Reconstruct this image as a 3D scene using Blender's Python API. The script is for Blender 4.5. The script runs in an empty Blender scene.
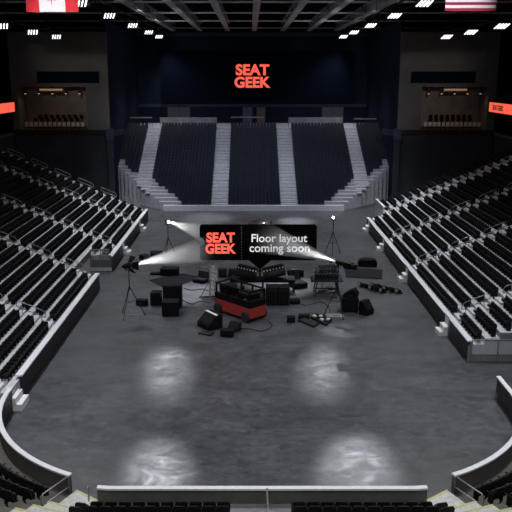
import bpy, math, random
from mathutils import Vector, Matrix
random.seed(7)
C = bpy.context.scene.collection
PI = math.pi
ORD = ("zeroth first second third fourth fifth sixth seventh eighth ninth tenth eleventh twelfth thirteenth fourteenth "
       "fifteenth sixteenth seventeenth eighteenth nineteenth twentieth twenty-first twenty-second twenty-third twenty-fourth twenty-fifth").split()

# ------------------------------------------------------------------ camera geometry (used to read places off the ground plane)
F, H = 740.0, 16.0
TH = math.atan(181 / F)
ct, st = math.cos(TH), math.sin(TH)

def at(u, v, z=0.0):
    a = (v - 256) / F
    y = (H - z) * (ct - a * st) / (st + a * ct)
    zc = y * ct + (H - z) * st
    return Vector(((u - 250) * zc / F, y, z))

def z_at(v, y):
    a = (v - 256) / F
    return H - y * (st + a * ct) / (ct - a * st)

def x_at(u, y, z):
    return (u - 250) * (y * ct + (H - z) * st) / F

def project(x, y, z):
    d = H - z
    zc = y * ct + d * st
    return 250 + F * x / zc, 256 + F * (d * ct - y * st) / zc, zc

# ------------------------------------------------------------------ materials
def mat(name, col, rough=0.6, metal=0.0, spec=0.5, var=0.15, scale=4.0, bump=0.0, emit=None, strength=0.0):
    m = bpy.data.materials.new(name)
    m.use_nodes = True
    nt = m.node_tree
    b = nt.nodes['Principled BSDF']
    b.inputs['Roughness'].default_value = rough
    b.inputs['Metallic'].default_value = metal
    b.inputs['Specular IOR Level'].default_value = spec
    tc = nt.nodes.new('ShaderNodeTexCoord')
    nz = nt.nodes.new('ShaderNodeTexNoise')
    nz.inputs['Scale'].default_value = scale
    nz.inputs['Detail'].default_value = 5
    nt.links.new(tc.outputs['Object'], nz.inputs['Vector'])
    rp = nt.nodes.new('ShaderNodeValToRGB')
    rp.color_ramp.elements[0].position = 0.3
    rp.color_ramp.elements[1].position = 0.7
    rp.color_ramp.elements[0].color = [c * (1 - var) for c in col] + [1]
    rp.color_ramp.elements[1].color = [min(1, c * (1 + var)) for c in col] + [1]
    nt.links.new(nz.outputs['Fac'], rp.inputs['Fac'])
    nt.links.new(rp.outputs['Color'], b.inputs['Base Color'])
    if bump:
        bp = nt.nodes.new('ShaderNodeBump')
        bp.inputs['Strength'].default_value = bump
        bp.inputs['Distance'].default_value = 0.02
        nt.links.new(nz.outputs['Fac'], bp.inputs['Height'])
        nt.links.new(bp.outputs['Normal'], b.inputs['Normal'])
    if emit:
        b.inputs['Emission Color'].default_value = list(emit) + [1]
        b.inputs['Emission Strength'].default_value = strength
    return m

M = {}
M['concrete'] = mat('terrace concrete', (.42, .42, .45), .75, var=.18, scale=2.5)
M['stair'] = mat('stair concrete', (.50, .50, .52), .75, var=.12, scale=5)
M['backconc'] = mat('bleacher decking', (.30, .30, .325), .7, var=.18, scale=3)
M['bleachstair'] = mat('bleacher stair decking', (.40, .40, .43), .7, var=.15, scale=3)
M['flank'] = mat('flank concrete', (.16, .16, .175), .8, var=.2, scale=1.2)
M['landing'] = mat('pale landing paint', (.44, .44, .41), .7, var=.2, scale=6)
M['cornerfloor'] = mat('brown grey corner floor', (.085, .08, .07), .8, var=.2, scale=2)
M['yellow'] = mat('yellow nosing paint', (.45, .42, .15), .6, var=.15, scale=8)
M['cap'] = mat('pale barrier cap', (.62, .62, .65), .5, var=.08, scale=6)
M['barrier'] = mat('black barrier board', (.012, .012, .014), .5, var=.25, scale=3)
M['barrier_back'] = mat('grey brown barrier back', (.088, .083, .076), .7, var=.15, scale=2)
M['white'] = mat('white painted concrete', (.62, .62, .64), .7, var=.12, scale=3)
M['seat'] = mat('black seat plastic', (.006, .006, .007), .6, spec=.22, var=.3, scale=20)
M['navyseat'] = mat('navy seat plastic', (.010, .012, .024), .5, spec=.35, var=.3, scale=20)
M['black'] = mat('black plastic', (.0045, .0045, .005), .65, spec=.1, var=.3, scale=9)
M['signblack'] = mat('matt black sign face', (.003, .003, .0035), .85, spec=.04, var=.1)
M['grille'] = mat('black speaker grille', (.004, .004, .005), .8, spec=.15, var=.4, scale=60)
M['dark'] = mat('dark grey metal', (.014, .0145, .017), .6, metal=.2, spec=.25, var=.2, scale=8)
M['slate'] = mat('dark slate sheet', (.014, .014, .018), .8, spec=.08, var=.2, scale=5)
M['silver'] = mat('dull aluminium', (.5, .5, .53), .35, metal=.9, var=.1, scale=10)
M['steel'] = mat('brushed grey steel', (.26, .26, .28), .45, metal=.5, var=.1, scale=10)
M['red'] = mat('red enamel', (.30, .024, .020), .5, var=.1, scale=6)
M['rubber'] = mat('black rubber', (.01, .01, .01), .85, var=.3, scale=10)
M['navy'] = mat('navy black wall', (.009, .014, .028), .8, spec=.06, var=.15, scale=.6)
M['navytrim'] = mat('slate blue trim', (.03, .037, .055), .7, spec=.06, var=.15, scale=1)
M['tower'] = mat('warm grey wall board', (.085, .08, .077), .8, spec=.1, var=.12, scale=.5)
M['towerlow'] = mat('charcoal lower wall', (.030, .034, .042), .8, spec=.06, var=.15, scale=.5)
M['suite'] = mat('brown suite wall', (.13, .105, .085), .7, var=.2, scale=1)
M['deck'] = mat('black roof deck', (.018, .018, .018), .9, spec=.06, var=.2, scale=.5)
M['beam'] = mat('grey roof steel', (.30, .30, .32), .6, var=.15, scale=1)
M['screen'] = mat('dark screen face', (.002, .004, .010), .8, spec=.03, var=.1, scale=2)
M['coral'] = mat('coral lit letters', (.6, .08, .06), .5, emit=(1.0, .115, .075), strength=1.0)
M['orange'] = mat('coral lit ribbon', (.6, .08, .06), .5, emit=(1.0, .125, .07), strength=1.0)
M['ribbontext'] = mat('dark ribbon text', (.03, .005, .004), .6)
M['whitelit'] = mat('white sign letters', (.85, .85, .85), .5, var=.03, emit=(1, 1, 1), strength=.45)
M['lamp'] = mat('white floodlight diffuser', (.9, .9, .9), .4, emit=(.95, .97, 1), strength=2.0)
M['bulb'] = mat('stage lamp lens', (.9, .9, .9), .3, emit=(1, 1, 1), strength=30)
M['warm'] = mat('warm downlight', (.9, .7, .4), .4, emit=(1, .55, .22), strength=.9)
M['warmtext'] = mat('warm suite sign', (.5, .4, .25), .4, emit=(1, .62, .30), strength=.22)
M['palechair'] = mat('pale suite chair', (.5, .46, .42), .6, var=.1, scale=5)
M['flagred'] = mat('red flag cloth', (.62, .02, .03), .85, var=.08, scale=3)
M['flagcrimson'] = mat('crimson flag cloth', (.30, .012, .05), .85, var=.08, scale=3)
M['flagwhite'] = mat('white flag cloth', (.75, .73, .76), .85, var=.05, scale=3)
M['flagblue'] = mat('blue flag cloth', (.02, .03, .14), .85, var=.08, scale=3)
M['knob'] = mat('pale knobs', (.7, .7, .7), .4, var=.05)
M['brown'] = mat('brown door panel', (.12, .08, .06), .7, var=.15, scale=2)
M['bluegrey'] = mat('blue grey door panel', (.06, .07, .085), .7, var=.15, scale=2)

def make_glass():
    m = bpy.data.materials.new('clear guard glass')
    m.use_nodes = True
    b = m.node_tree.nodes['Principled BSDF']
    b.inputs['Base Color'].default_value = (.8, .85, .88, 1)
    b.inputs['Roughness'].default_value = .08
    b.inputs['Alpha'].default_value = .22
    return m
M['glass'] = make_glass()

def make_floor():
    m = bpy.data.materials.new('polished dark concrete floor')
    m.use_nodes = True
    nt = m.node_tree
    b = nt.nodes['Principled BSDF']
    tc = nt.nodes.new('ShaderNodeTexCoord')
    def noise(scale, detail, sx=1, sy=1, dist=0.0, rough=.6):
        mp = nt.nodes.new('ShaderNodeMapping')
        mp.inputs['Scale'].default_value = (sx, sy, 1)
        nt.links.new(tc.outputs['Object'], mp.inputs['Vector'])
        n = nt.nodes.new('ShaderNodeTexNoise')
        n.inputs['Scale'].default_value = scale
        n.inputs['Detail'].default_value = detail
        n.inputs['Roughness'].default_value = rough
        n.inputs['Distortion'].default_value = dist
        nt.links.new(mp.outputs['Vector'], n.inputs['Vector'])
        return n
    def ramp(n, p0, c0, p1, c1):
        r = nt.nodes.new('ShaderNodeValToRGB')
        r.color_ramp.elements[0].position = p0
        r.color_ramp.elements[0].color = (c0, c0, c0, 1)
        r.color_ramp.elements[1].position = p1
        r.color_ramp.elements[1].color = (c1, c1, c1, 1)
        nt.links.new(n.outputs['Fac'], r.inputs['Fac'])
        return r
    def mul(a, b_, mode='MULTIPLY'):
        x = nt.nodes.new('ShaderNodeMixRGB')
        x.blend_type = mode
        x.inputs['Fac'].default_value = 1
        nt.links.new(a, x.inputs['Color1'])
        nt.links.new(b_, x.inputs['Color2'])
        return x.outputs['Color']
    base = ramp(noise(.25, 10, .7, 1.1, 1.3, .70), .32, .60, .70, 1.42)
    fine = ramp(noise(2.2, 12, .8, 1.0, .6, .8), .34, .55, .66, 1.5)
    scuff = ramp(noise(.55, 12, .8, 1.2, 1.6, .78), .58, 0.0, .74, .10)
    tint = nt.nodes.new('ShaderNodeRGB')
    tint.outputs[0].default_value = (.044, .0455, .053, 1)
    c = mul(mul(base.outputs['Color'], fine.outputs['Color']), tint.outputs[0])
    c = mul(c, scuff.outputs['Color'], 'ADD')
    nt.links.new(c, b.inputs['Base Color'])
    rr = ramp(noise(.9, 12, .8, 1.1, 1.2, .8), .32, .27, .68, .56)
    nt.links.new(rr.outputs['Color'], b.inputs['Roughness'])
    b.inputs['Specular IOR Level'].default_value = .5
    bp = nt.nodes.new('ShaderNodeBump')
    bp.inputs['Strength'].default_value = .12
    bp.inputs['Distance'].default_value = .02
    nt.links.new(noise(1.6, 6, 1, 1).outputs['Fac'], bp.inputs['Height'])
    nt.links.new(bp.outputs['Normal'], b.inputs['Normal'])
    return m
M['floor'] = make_floor()

# ------------------------------------------------------------------ mesh building
class MB:
    def __init__(s):
        s.v, s.f, s.m = [], [], []

    def add(s, vs, fs, mi=0, X=None):
        o = len(s.v)
        s.v += [tuple(X @ Vector(p)) if X else tuple(p) for p in vs]
        s.f += [tuple(o + i for i in f) for f in fs]
        s.m += [mi] * len(fs)

    def box(s, x0, x1, y0, y1, z0, z1, mi=0, X=None):
        s.add([(x0, y0, z0), (x1, y0, z0), (x1, y1, z0), (x0, y1, z0), (x0, y0, z1), (x1, y0, z1), (x1, y1, z1), (x0, y1, z1)],
              [(0, 3, 2, 1), (4, 5, 6, 7), (0, 1, 5, 4), (1, 2, 6, 5), (2, 3, 7, 6), (3, 0, 4, 7)], mi, X)

    def prism(s, poly, axis, a0, a1, mi=0, X=None):
        """extrude a 2-D outline along an axis: 'x' -> (y,z), 'y' -> (x,z), 'z' -> (x,y)"""
        n = len(poly)
        put = {'x': lambda p, a: (a, p[0], p[1]), 'y': lambda p, a: (p[0], a, p[1]), 'z': lambda p, a: (p[0], p[1], a)}[axis]
        vs = [put(p, a0) for p in poly] + [put(p, a1) for p in poly]
        fs = [tuple(range(n))[::-1], tuple(range(n, 2 * n))] + [(i, (i + 1) % n, n + (i + 1) % n, n + i) for i in range(n)]
        s.add(vs, fs, mi, X)

    def cyl(s, p0, p1, r, n=10, r2=None, mi=0, X=None):
        p0, p1 = Vector(p0), Vector(p1)
        r2 = r if r2 is None else r2
        q = (p1 - p0).to_track_quat('Z', 'Y')
        vs = []
        for p, rr in ((p0, r), (p1, r2)):
            for k in range(n):
                a = 2 * PI * k / n
                vs.append(p + q @ Vector((math.cos(a) * rr, math.sin(a) * rr, 0)))
        fs = [tuple(range(n))[::-1], tuple(range(n, 2 * n))] + [(i, (i + 1) % n, n + (i + 1) % n, n + i) for i in range(n)]
        s.add(vs, fs, mi, X)

    def tube(s, pts, r, n=6, mi=0, X=None):
        pts = [Vector(p) for p in pts]
        vs = []
        for i, p in enumerate(pts):
            d = pts[min(i + 1, len(pts) - 1)] - pts[max(i - 1, 0)]
            q = d.to_track_quat('Z', 'Y')
            for k in range(n):
                a = 2 * PI * k / n
                vs.append(p + q @ Vector((math.cos(a) * r, math.sin(a) * r, 0)))
        fs = []
        for i in range(len(pts) - 1):
            for k in range(n):
                fs.append((i * n + k, i * n + (k + 1) % n, (i + 1) * n + (k + 1) % n, (i + 1) * n + k))
        fs += [tuple(range(n))[::-1], tuple(range((len(pts) - 1) * n, len(pts) * n))]
        s.add(vs, fs, mi, X)

    def ring(s, cx, cy, r0, r1, a0, a1, z0, z1, n=48, mi=0):
        vs, fs = [], []
        for k in range(n + 1):
            a = a0 + (a1 - a0) * k / n
            c, d = math.cos(a), math.sin(a)
            vs += [(cx + c * r0, cy + d * r0, z0), (cx + c * r1, cy + d * r1, z0), (cx + c * r1, cy + d * r1, z1), (cx + c * r0, cy + d * r0, z1)]
        for k in range(n):
            b, e = 4 * k, 4 * k + 4
            for i in range(4):
                j = (i + 1) % 4
                fs.append((b + i, b + j, e + j, e + i))
        fs += [(3, 2, 1, 0), (4 * n, 4 * n + 1, 4 * n + 2, 4 * n + 3)]
        s.add(vs, fs, mi)

    def dome(s, c, r, h, n=14, m=5, mi=0):
        vs, fs = [], []
        for j in range(m):
            a = PI / 2 * j / m
            for k in range(n):
                b = 2 * PI * k / n
                vs.append((c[0] + r * math.cos(a) * math.cos(b), c[1] + r * math.cos(a) * math.sin(b), c[2] + h * math.sin(a)))
        vs.append((c[0], c[1], c[2] + h))
        for j in range(m - 1):
            for k in range(n):
                fs.append((j * n + k, j * n + (k + 1) % n, (j + 1) * n + (k + 1) % n, (j + 1) * n + k))
        for k in range(n):
            fs.append(((m - 1) * n + k, (m - 1) * n + (k + 1) % n, m * n))
        fs.append(tuple(range(n))[::-1])
        s.add(vs, fs, mi)

    def mesh(s, name, mats):
        me = bpy.data.meshes.new(name)
        me.from_pydata(s.v, [], s.f)
        for m in (mats if isinstance(mats, (list, tuple)) else [mats]):
            me.materials.append(M[m] if isinstance(m, str) else m)
        me.polygons.foreach_set('material_index', s.m)
        me.update()
        return me

    def build(s, name, mats, parent=None, bevel=0.0, smooth=False):
        me = s.mesh(name, mats)
        if smooth:
            me.polygons.foreach_set('use_smooth', [True] * len(me.polygons))
        o = bpy.data.objects.new(name, me)
        C.objects.link(o)
        o.parent = parent
        if bevel:
            b = o.modifiers.new('bevel', 'BEVEL')
            b.width, b.segments, b.limit_method = bevel, 2, 'ANGLE'
        return o

def tag(o, label, cat, group=None):
    o['label'], o['category'] = label, cat
    if group:
        o['group'] = group
    return o

def thing(name, label, cat, loc=(0, 0, 0), rz=0.0, group=None):
    o = bpy.data.objects.new(name, None)
    o.empty_display_size = .2
    C.objects.link(o)
    o.location = loc
    o.rotation_euler = (0, 0, rz)
    return tag(o, label, cat, group)

def struct(mb, name, mats):
    o = mb.build(name, mats)
    o['kind'] = 'structure'
    return o

def copy_thing(src, label, loc, rz, group=None):
    r = src.copy()
    C.objects.link(r)
    r.location, r.rotation_euler = loc, (0, 0, rz)
    r['label'] = label
    if group:
        r['group'] = group
    for ch in src.children:
        c = ch.copy()
        C.objects.link(c)
        c.parent = r
        for g in ch.children:
            d = g.copy()
            C.objects.link(d)
            d.parent = c
    return r

def text_part(txt, size, material, parent, loc, rot=(PI / 2, 0, 0), name='lettering', bold=.02, align='CENTER', shear=0, depth=.01, sx=1.0, spacing=1.0, line=1.0):
    cu = bpy.data.curves.new('tmp_text', 'FONT')
    cu.body, cu.size, cu.align_x, cu.align_y = txt, size, align, 'CENTER'
    cu.offset, cu.extrude, cu.shear, cu.space_character, cu.space_line = bold * size, depth, shear, spacing, line
    o = bpy.data.objects.new('tmp_text', cu)
    C.objects.link(o)
    bpy.context.view_layer.update()
    dg = bpy.context.evaluated_depsgraph_get()
    me = bpy.data.meshes.new_from_object(o.evaluated_get(dg))
    bpy.data.objects.remove(o)
    for v in me.vertices:
        v.co.x *= sx
    me.materials.clear()
    me.materials.append(M[material])
    r = bpy.data.objects.new(name, me)
    C.objects.link(r)
    r.parent, r.location, r.rotation_euler = parent, loc, rot
    return r

# ------------------------------------------------------------------ the setting: main dimensions
XL, XR = -11.6, 12.5           # floor side of the two long barriers
ZW = 1.15                      # barrier height
CLX, CRX, CY, CR = -2.95, 3.85, 33.2, 8.65      # corner arcs
YF = CY - CR                   # front barrier
ROWS, TREAD, RISE, Z0 = 20, .84, .36, 1.0
YEND = 83.0
AL = [34.0, 43.0, 54.2, 64.2, 75.2, 82.4]       # stairs of the left stand (centre lines)
AR = [44.6, 57.0, 67.0, 77.2]                   # stairs of the right stand
AW = .62                       # half width of a stair

mb = MB()
mb.box(-60, 60, 0, 125, -.3, 0)
struct(mb, 'floor', 'floor')

def side_stand(name, sgn, xw, y0, notches, aisles):
    """stepped terrace; notches = list of (ya, yb, rows cut away)"""
    mb = MB()
    for i in range(ROWS):
        segs = [(y0, YEND)]
        for ya, yb, n in notches:
            if i < n:
                out = []
                for a, b in segs:
                    if ya > a: out.append((a, min(b, ya)))
                    if yb < b: out.append((max(a, yb), b))
                segs = out
        xa = xw + sgn * (.12 + TREAD * i)
        xb = xw + sgn * (.12 + TREAD * (i + 1) + (.02 if i == ROWS - 1 else 0))
        for a, b in segs:
            mb.box(min(xa, xb), max(xa, xb), a, b, 0, Z0 + RISE * i, 0)
            if i:
                for c in aisles:                       # half step of each stair
                    if a <= c <= b:
                        xs = xa - sgn * .40
                        mb.box(min(xs, xa), max(xs, xa), c - AW, c + AW, Z0 + RISE * (i - 1), Z0 + RISE * (i - .5), 1)
                        xt = xa + sgn * .44
                        mb.box(min(xa, xt), max(xa, xt), c - AW, c + AW, Z0 + RISE * i, Z0 + RISE * i + .012, 1)
    return struct(mb, name, ['concrete', 'stair'])

LN = [(54.9, 60.1, 2)]
RN = [(77.9, 84, 2)]
side_stand('slab_left', -1, XL, 33.3, LN, AL)
side_stand('slab_right', 1, XR, 40.0, RN, AR)

# long barriers with gaps at the gates
def long_barrier(name, sgn, xw, segs):
    mb = MB()
    for a, b in segs:
        xa, xb = xw, xw + sgn * .12
        mb.box(min(xa, xb), max(xa, xb), a, b, 0, ZW, 0)
        xa, xb = xw - sgn * .05, xw + sgn * .3
        mb.box(min(xa, xb), max(xa, xb), a, b, ZW, ZW + .07, 1)
    return struct(mb, name, ['barrier', 'cap'])
GL = [34.0, 43.0, 66.2, 76.8]
GR = [44.6, 57.0, 67.6, 76.4]
long_barrier('wall_left', -1, XL, [(35.0, 54.9), (60.1, 65.6), (66.8, 76.2), (77.4, YEND)])
long_barrier('wall_right', 1, XR, [(40.0, 44.0), (45.2, 56.4), (57.6, 67.0), (68.2, 75.8), (77.0, 77.9)])

# white wells of the gateways and their landing blocks on the floor
for sgn, xw, ys, side in ((-1, XL, GL[:1] + GL[2:], 'left'), (1, XR, GR, 'right')):
    mb = MB()
    for y in ys:
        if side == 'left' and y == 34.0:
            continue
        mb.box(min(xw + sgn * .02, xw + sgn * .13), max(xw + sgn * .02, xw + sgn * .13), y - .6, y + .6, 0, 1.02, 0)
        mb.box(min(xw, xw + sgn * .3), max(xw, xw + sgn * .3), y - .6, y + .6, 1.02, ZW + .07, 1)
    struct(mb, 'trim_%s_gates' % side, ['white', 'cap'])
    for k, y in enumerate(ys):
        what = [('nearest the curved corner barrier', 'second along from the open notch, low left barrier', 'farthest along the left barrier, by the rear light stand'),
                ('nearest the glass ended stand', 'second along the right barrier from the glass panels', 'third along the right barrier from the glass panels', 'farthest along the right barrier, near the rear bleachers')][side == 'right'][k]
        mb = MB()
        if k == 0 and side == 'left':
            mb.box(-.08, .45, -.62, .6, 0, .36, 0)
            mb.box(-.08, .15, -.62, .6, .36, .66, 0)
        else:
            mb.box(0, .62, -.5, .5, 0, .3, 0)
            mb.box(0, .32, -.5, .5, .3, .62, 0)
        t = thing('floor_step', 'white gateway steps on the floor ' + what, 'steps', (xw - sgn * .005, y, 0), 0 if sgn < 0 else PI, 'white gateway steps')
        mb.build('step_block', 'white', t, .01)
        mb = MB()
        mb.box(.0, .05, .52, .57, 0, 1.15)
        mb.build('gate_post', 'steel', t)

# the notch (tunnel mouth) in the left stand and the cut end of the right stand
mb = MB()
xn = XL - .12 - 2 * TREAD
mb.box(xn - .0, xn + .03, 54.9, 60.1, 0, 1.2, 0)
mb.box(xn - .0, xn + .03, 54.9, 60.1, 1.2, 1.75, 1)
mb.box(xn, XL, 60.05, 60.1, 0, .32, 0)
mb.box(xn, XL, 60.05, 60.1, .32, 1.38, 1)
struct(mb, 'wall_left_notch', ['white', 'flank'])
mb = MB()
xn2 = XR + .12 + 2 * TREAD
mb.box(xn2 - .06, xn2, 77.9, YEND, 0, 2.3, 0)
mb.box(xn2 - .1, xn2 + .15, 77.9, YEND, 2.3, 2.38, 0)
mb.box(XR, xn2, 77.87, 77.9, 0, 1.0, 0)
struct(mb, 'wall_right_notch', ['white'])

def glass_guard(name, label, x0, x1, y, zs, n, loc_steps=None):
    t = thing(name, label, 'guard', (x0, y, 0))
    w = (x1 - x0) / n
    for k in range(n):
        z0 = zs + (loc_steps or 0) * k
        g = MB(); g.box(k * w + .04, (k + 1) * w - .04, -.02, .02, z0 + .02, z0 + .85); g.build('glass_panel', 'glass', t)
        g = MB(); g.box(k * w - .03, k * w + .03, -.03, .03, z0 - .3, z0 + .9); g.build('post', 'steel', t)
    g = MB(); g.tube([(0, 0, zs + .9), (x1 - x0, 0, zs + .9 + (loc_steps or 0) * (n - 1))], .035); g.build('top_rail', 'steel', t)
    return t
glass_guard('glass_guard', 'clear glass guard across the near end of the right stand', XR + .2, XR + 6.2, 39.90, .42, 4)
glass_guard('glass_guard', 'clear glass guard over the notch in the left stand', xn + .1, XL - .1, 60.02, .98, 2)
mb = MB()
mb.box(XR, XR + 17, 39.95, 40.0, 0, .95, 0)
for i in range(ROWS):
    mb.box(XR + .12 + TREAD * i, XR + .12 + TREAD * (i + 1), 39.95, 40.0, .95, Z0 + RISE * i - .02, 0)
struct(mb, 'wall_right_end', 'flank')

# curved corner barriers and the short front barrier
def corner(name, cx, a0, a1):
    mb = MB()
    mb.ring(cx, CY, CR, CR + .05, a0, a1, 0, ZW, mi=0)
    mb.ring(cx, CY, CR + .05, CR + .12, a0, a1, 0, ZW, mi=1)
    mb.ring(cx, CY, CR - .05, CR + .17, a0, a1, ZW, ZW + .07, mi=2)
    return struct(mb, name, ['barrier', 'barrier_back', 'cap'])
corner('wall_left_corner', CLX, PI * .99, PI * 1.352)
corner('wall_right_corner', CRX, PI * 1.648, PI * 2.0)
mb = MB()
for a, b, z0, z1, m in ((0, .05, 0, ZW, 0), (.05, .12, 0, ZW, 1), (-.05, .17, ZW, ZW + .07, 2)):
    mb.box(CRX + CR + a, CRX + CR + b, CY, 34.9, z0, z1, m)
struct(mb, 'wall_right_corner_end', ['barrier', 'barrier_back', 'cap'])
mb = MB()
mb.box(-5.2, 6.1, YF - .12, YF - .05, 0, ZW, 1)
mb.box(-5.2, 6.1, YF - .05, YF, 0, ZW, 0)
mb.box(-5.2, 6.1, YF - .17, YF + .05, ZW, ZW + .07, 2)
for s, x in ((-1, -5.2), (1, 6.1)):
    mb.prism([(x, YF + .0), (x + s * .45, YF + .06), (x + s * .45, YF - .06), (x, YF - .12)], 'z', 0, ZW, 1)
    mb.prism([(x, YF + .05), (x + s * .45, YF + .11), (x + s * .45, YF - .11), (x, YF - .17)], 'z', ZW, ZW + .07, 2)
struct(mb, 'wall_front', ['barrier', 'barrier_back', 'cap'])

# near terraces: straight front rows and the two curved corners
ZF = .58
mb = MB()
rowy = [(YF - .12, 23.0), (23.0, 22.15), (22.15, 21.3), (21.3, 20.45)]
for k, (a, b) in enumerate(rowy):
    mb.box(-5.7, 6.6, b, a, 0, ZF + .36 * k, 0)
for k in (1, 2, 3):
    mb.box(-.62, 1.42, rowy[k][0] - .02, rowy[k][0] + .32, ZF + .36 * (k - 1), ZF + .36 * (k - .5), 1)
    mb.box(-.62, 1.42, rowy[k][0] - .45, rowy[k][0], ZF + .36 * k, ZF + .36 * k + .012, 1)
    mb.box(-.62, 1.42, rowy[k][0] + .28, rowy[k][0] + .325, ZF + .36 * (k - .5), ZF + .36 * (k - .5) + .008, 2)
struct(mb, 'slab_front', ['flank', 'landing', 'yellow'])
for nm, cx, a0, a1 in (('slab_left_corner', CLX, PI * .98, PI * 1.36), ('slab_right_corner', CRX, PI * 1.64, PI * 2.06)):
    mb = MB()
    rr = [CR + .12, CR + 1.35, CR + 2.2, CR + 3.05, CR + 3.9, CR + 4.75]
    for k in range(5):
        mb.ring(cx, CY, rr[k], rr[k + 1], a0, a1, 0, ZF - .2 + .36 * k)
    struct(mb, nm, 'cornerfloor')
# pale gangways between the corners and the front rows
for nm, s, xa, xb, cx in (('left', -1, -5.65, -7.6, CLX), ('right', 1, 6.55, 8.6, CRX)):
    mb = MB()
    a = PI * 1.36 if s < 0 else PI * 1.64
    def pt(r): return (cx + math.cos(a) * r, CY + math.sin(a) * r)
    for k in range(4):
        r0, r1 = (CR - .0 if k == 0 else CR + 1.5 + .85 * (k - 1)), CR + 1.5 + .85 * k
        p, q = pt(r0), pt(r1)
        ya, yb = ((YF + .1) if k == 0 else rowy[k][0] + .3), rowy[k][1] + .3
        poly = [(xa, ya), p, q, (xa, yb)]
        if s < 0: poly = poly[::-1]
        z = ZF + .01 + .36 * k
        mb.prism(poly, 'z', 0, z, 0)
        d = Vector((p[0] - xa, p[1] - ya)).normalized()
        nv = Vector((-d.y, d.x)) * (.07 if s > 0 else -.07)
        if nv.y > 0: nv = -nv
        poly = [(xa, ya), p, (p[0] + nv.x, p[1] + nv.y), (xa + nv.x, ya + nv.y)]
        if s < 0: poly = poly[::-1]
        mb.prism(poly, 'z', z, z + .01, 1)
    struct(mb, 'slab_%s_gangway' % nm, ['landing', 'yellow'])

# rear bleachers
BY, BR, BT, BH, BZ = 88.35, 24, .735, .345, .66
BX0, BX1 = -17.5, 18.3
def bl_lim(i):
    y = BY + BT * i
    return max(BX0, -10.5 - .85 * (y - BY)), min(BX1, 11.4 + .85 * (y - BY))
BA = [(-14.35, -12.45), (-4.72, -2.68), (3.7, 5.78), (13.2, 14.95)]
mb = MB()
for i in range(BR):
    a, b = bl_lim(i)
    y = BY + BT * i
    mb.box(a, b, y, y + BT + .01, 0, BZ + BH * i, 0)
    if i:
        for p, q in BA:
            p, q = max(p, a), min(q, b)
            if q - p > .3:
                mb.box(p, q, y - .36, y, BZ + BH * (i - 1), BZ + BH * (i - .5), 1)
        mb.add([], [])
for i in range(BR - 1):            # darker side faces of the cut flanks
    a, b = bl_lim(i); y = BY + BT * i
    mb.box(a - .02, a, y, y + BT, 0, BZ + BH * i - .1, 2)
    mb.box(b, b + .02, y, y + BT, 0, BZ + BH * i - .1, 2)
mb.box(-10.5, 11.4, BY - .02, BY + .3, 0, BZ + .01, 3)  # added paler strip, the lit look of the front riser put into colour
mb.box(BX0, BX1, BY + BT * BR, 117, 0, BZ + BH * BR - .2, 0)
struct(mb, 'slab_back', ['backconc', 'bleachstair', 'flank', 'stair'])

# ------------------------------------------------------------------ rear and side walls
ZC = BZ + BH * BR - .2
YB = 117.0
mb = MB()
mb.box(-18, 18.9, YB, YB + .4, 0, 22.3, 0)
mb.box(-18, 18.9, YB - .25, YB, 21.7, 22.3, 1)
mb.box(-18, 18.9, YB - .35, YB, 11.2, 11.65, 1)
struct(mb, 'wall_back', ['navy', 'navytrim'])
mb = MB(); mb.box(-60, 60, 124, 124.3, 0, 30); struct(mb, 'wall_back_outer', 'deck')
for k, (u0, u1, m) in enumerate(((168, 190, 'bluegrey'), (243, 252, 'bluegrey'), (257, 265, 'brown'), (322, 343, 'bluegrey'))):
    x0, x1 = x_at(u0, YB, 10), x_at(u1, YB, 10)
    mb = MB()
    mb.box(x0, x1, YB - .06, YB, ZC, 11.15, 0)
    mb.box(x0 - .1, x0, YB - .1, YB, ZC, 11.2, 1)
    mb.box(x1, x1 + .1, YB - .1, YB, ZC, 11.2, 1)
    mb.box((x0 + x1) / 2 - .03, (x0 + x1) / 2 + .03, YB - .08, YB - .06, ZC, 11.15, 1)
    struct(mb, 'door_%d' % (k + 1), [m, 'navytrim'])

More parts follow.
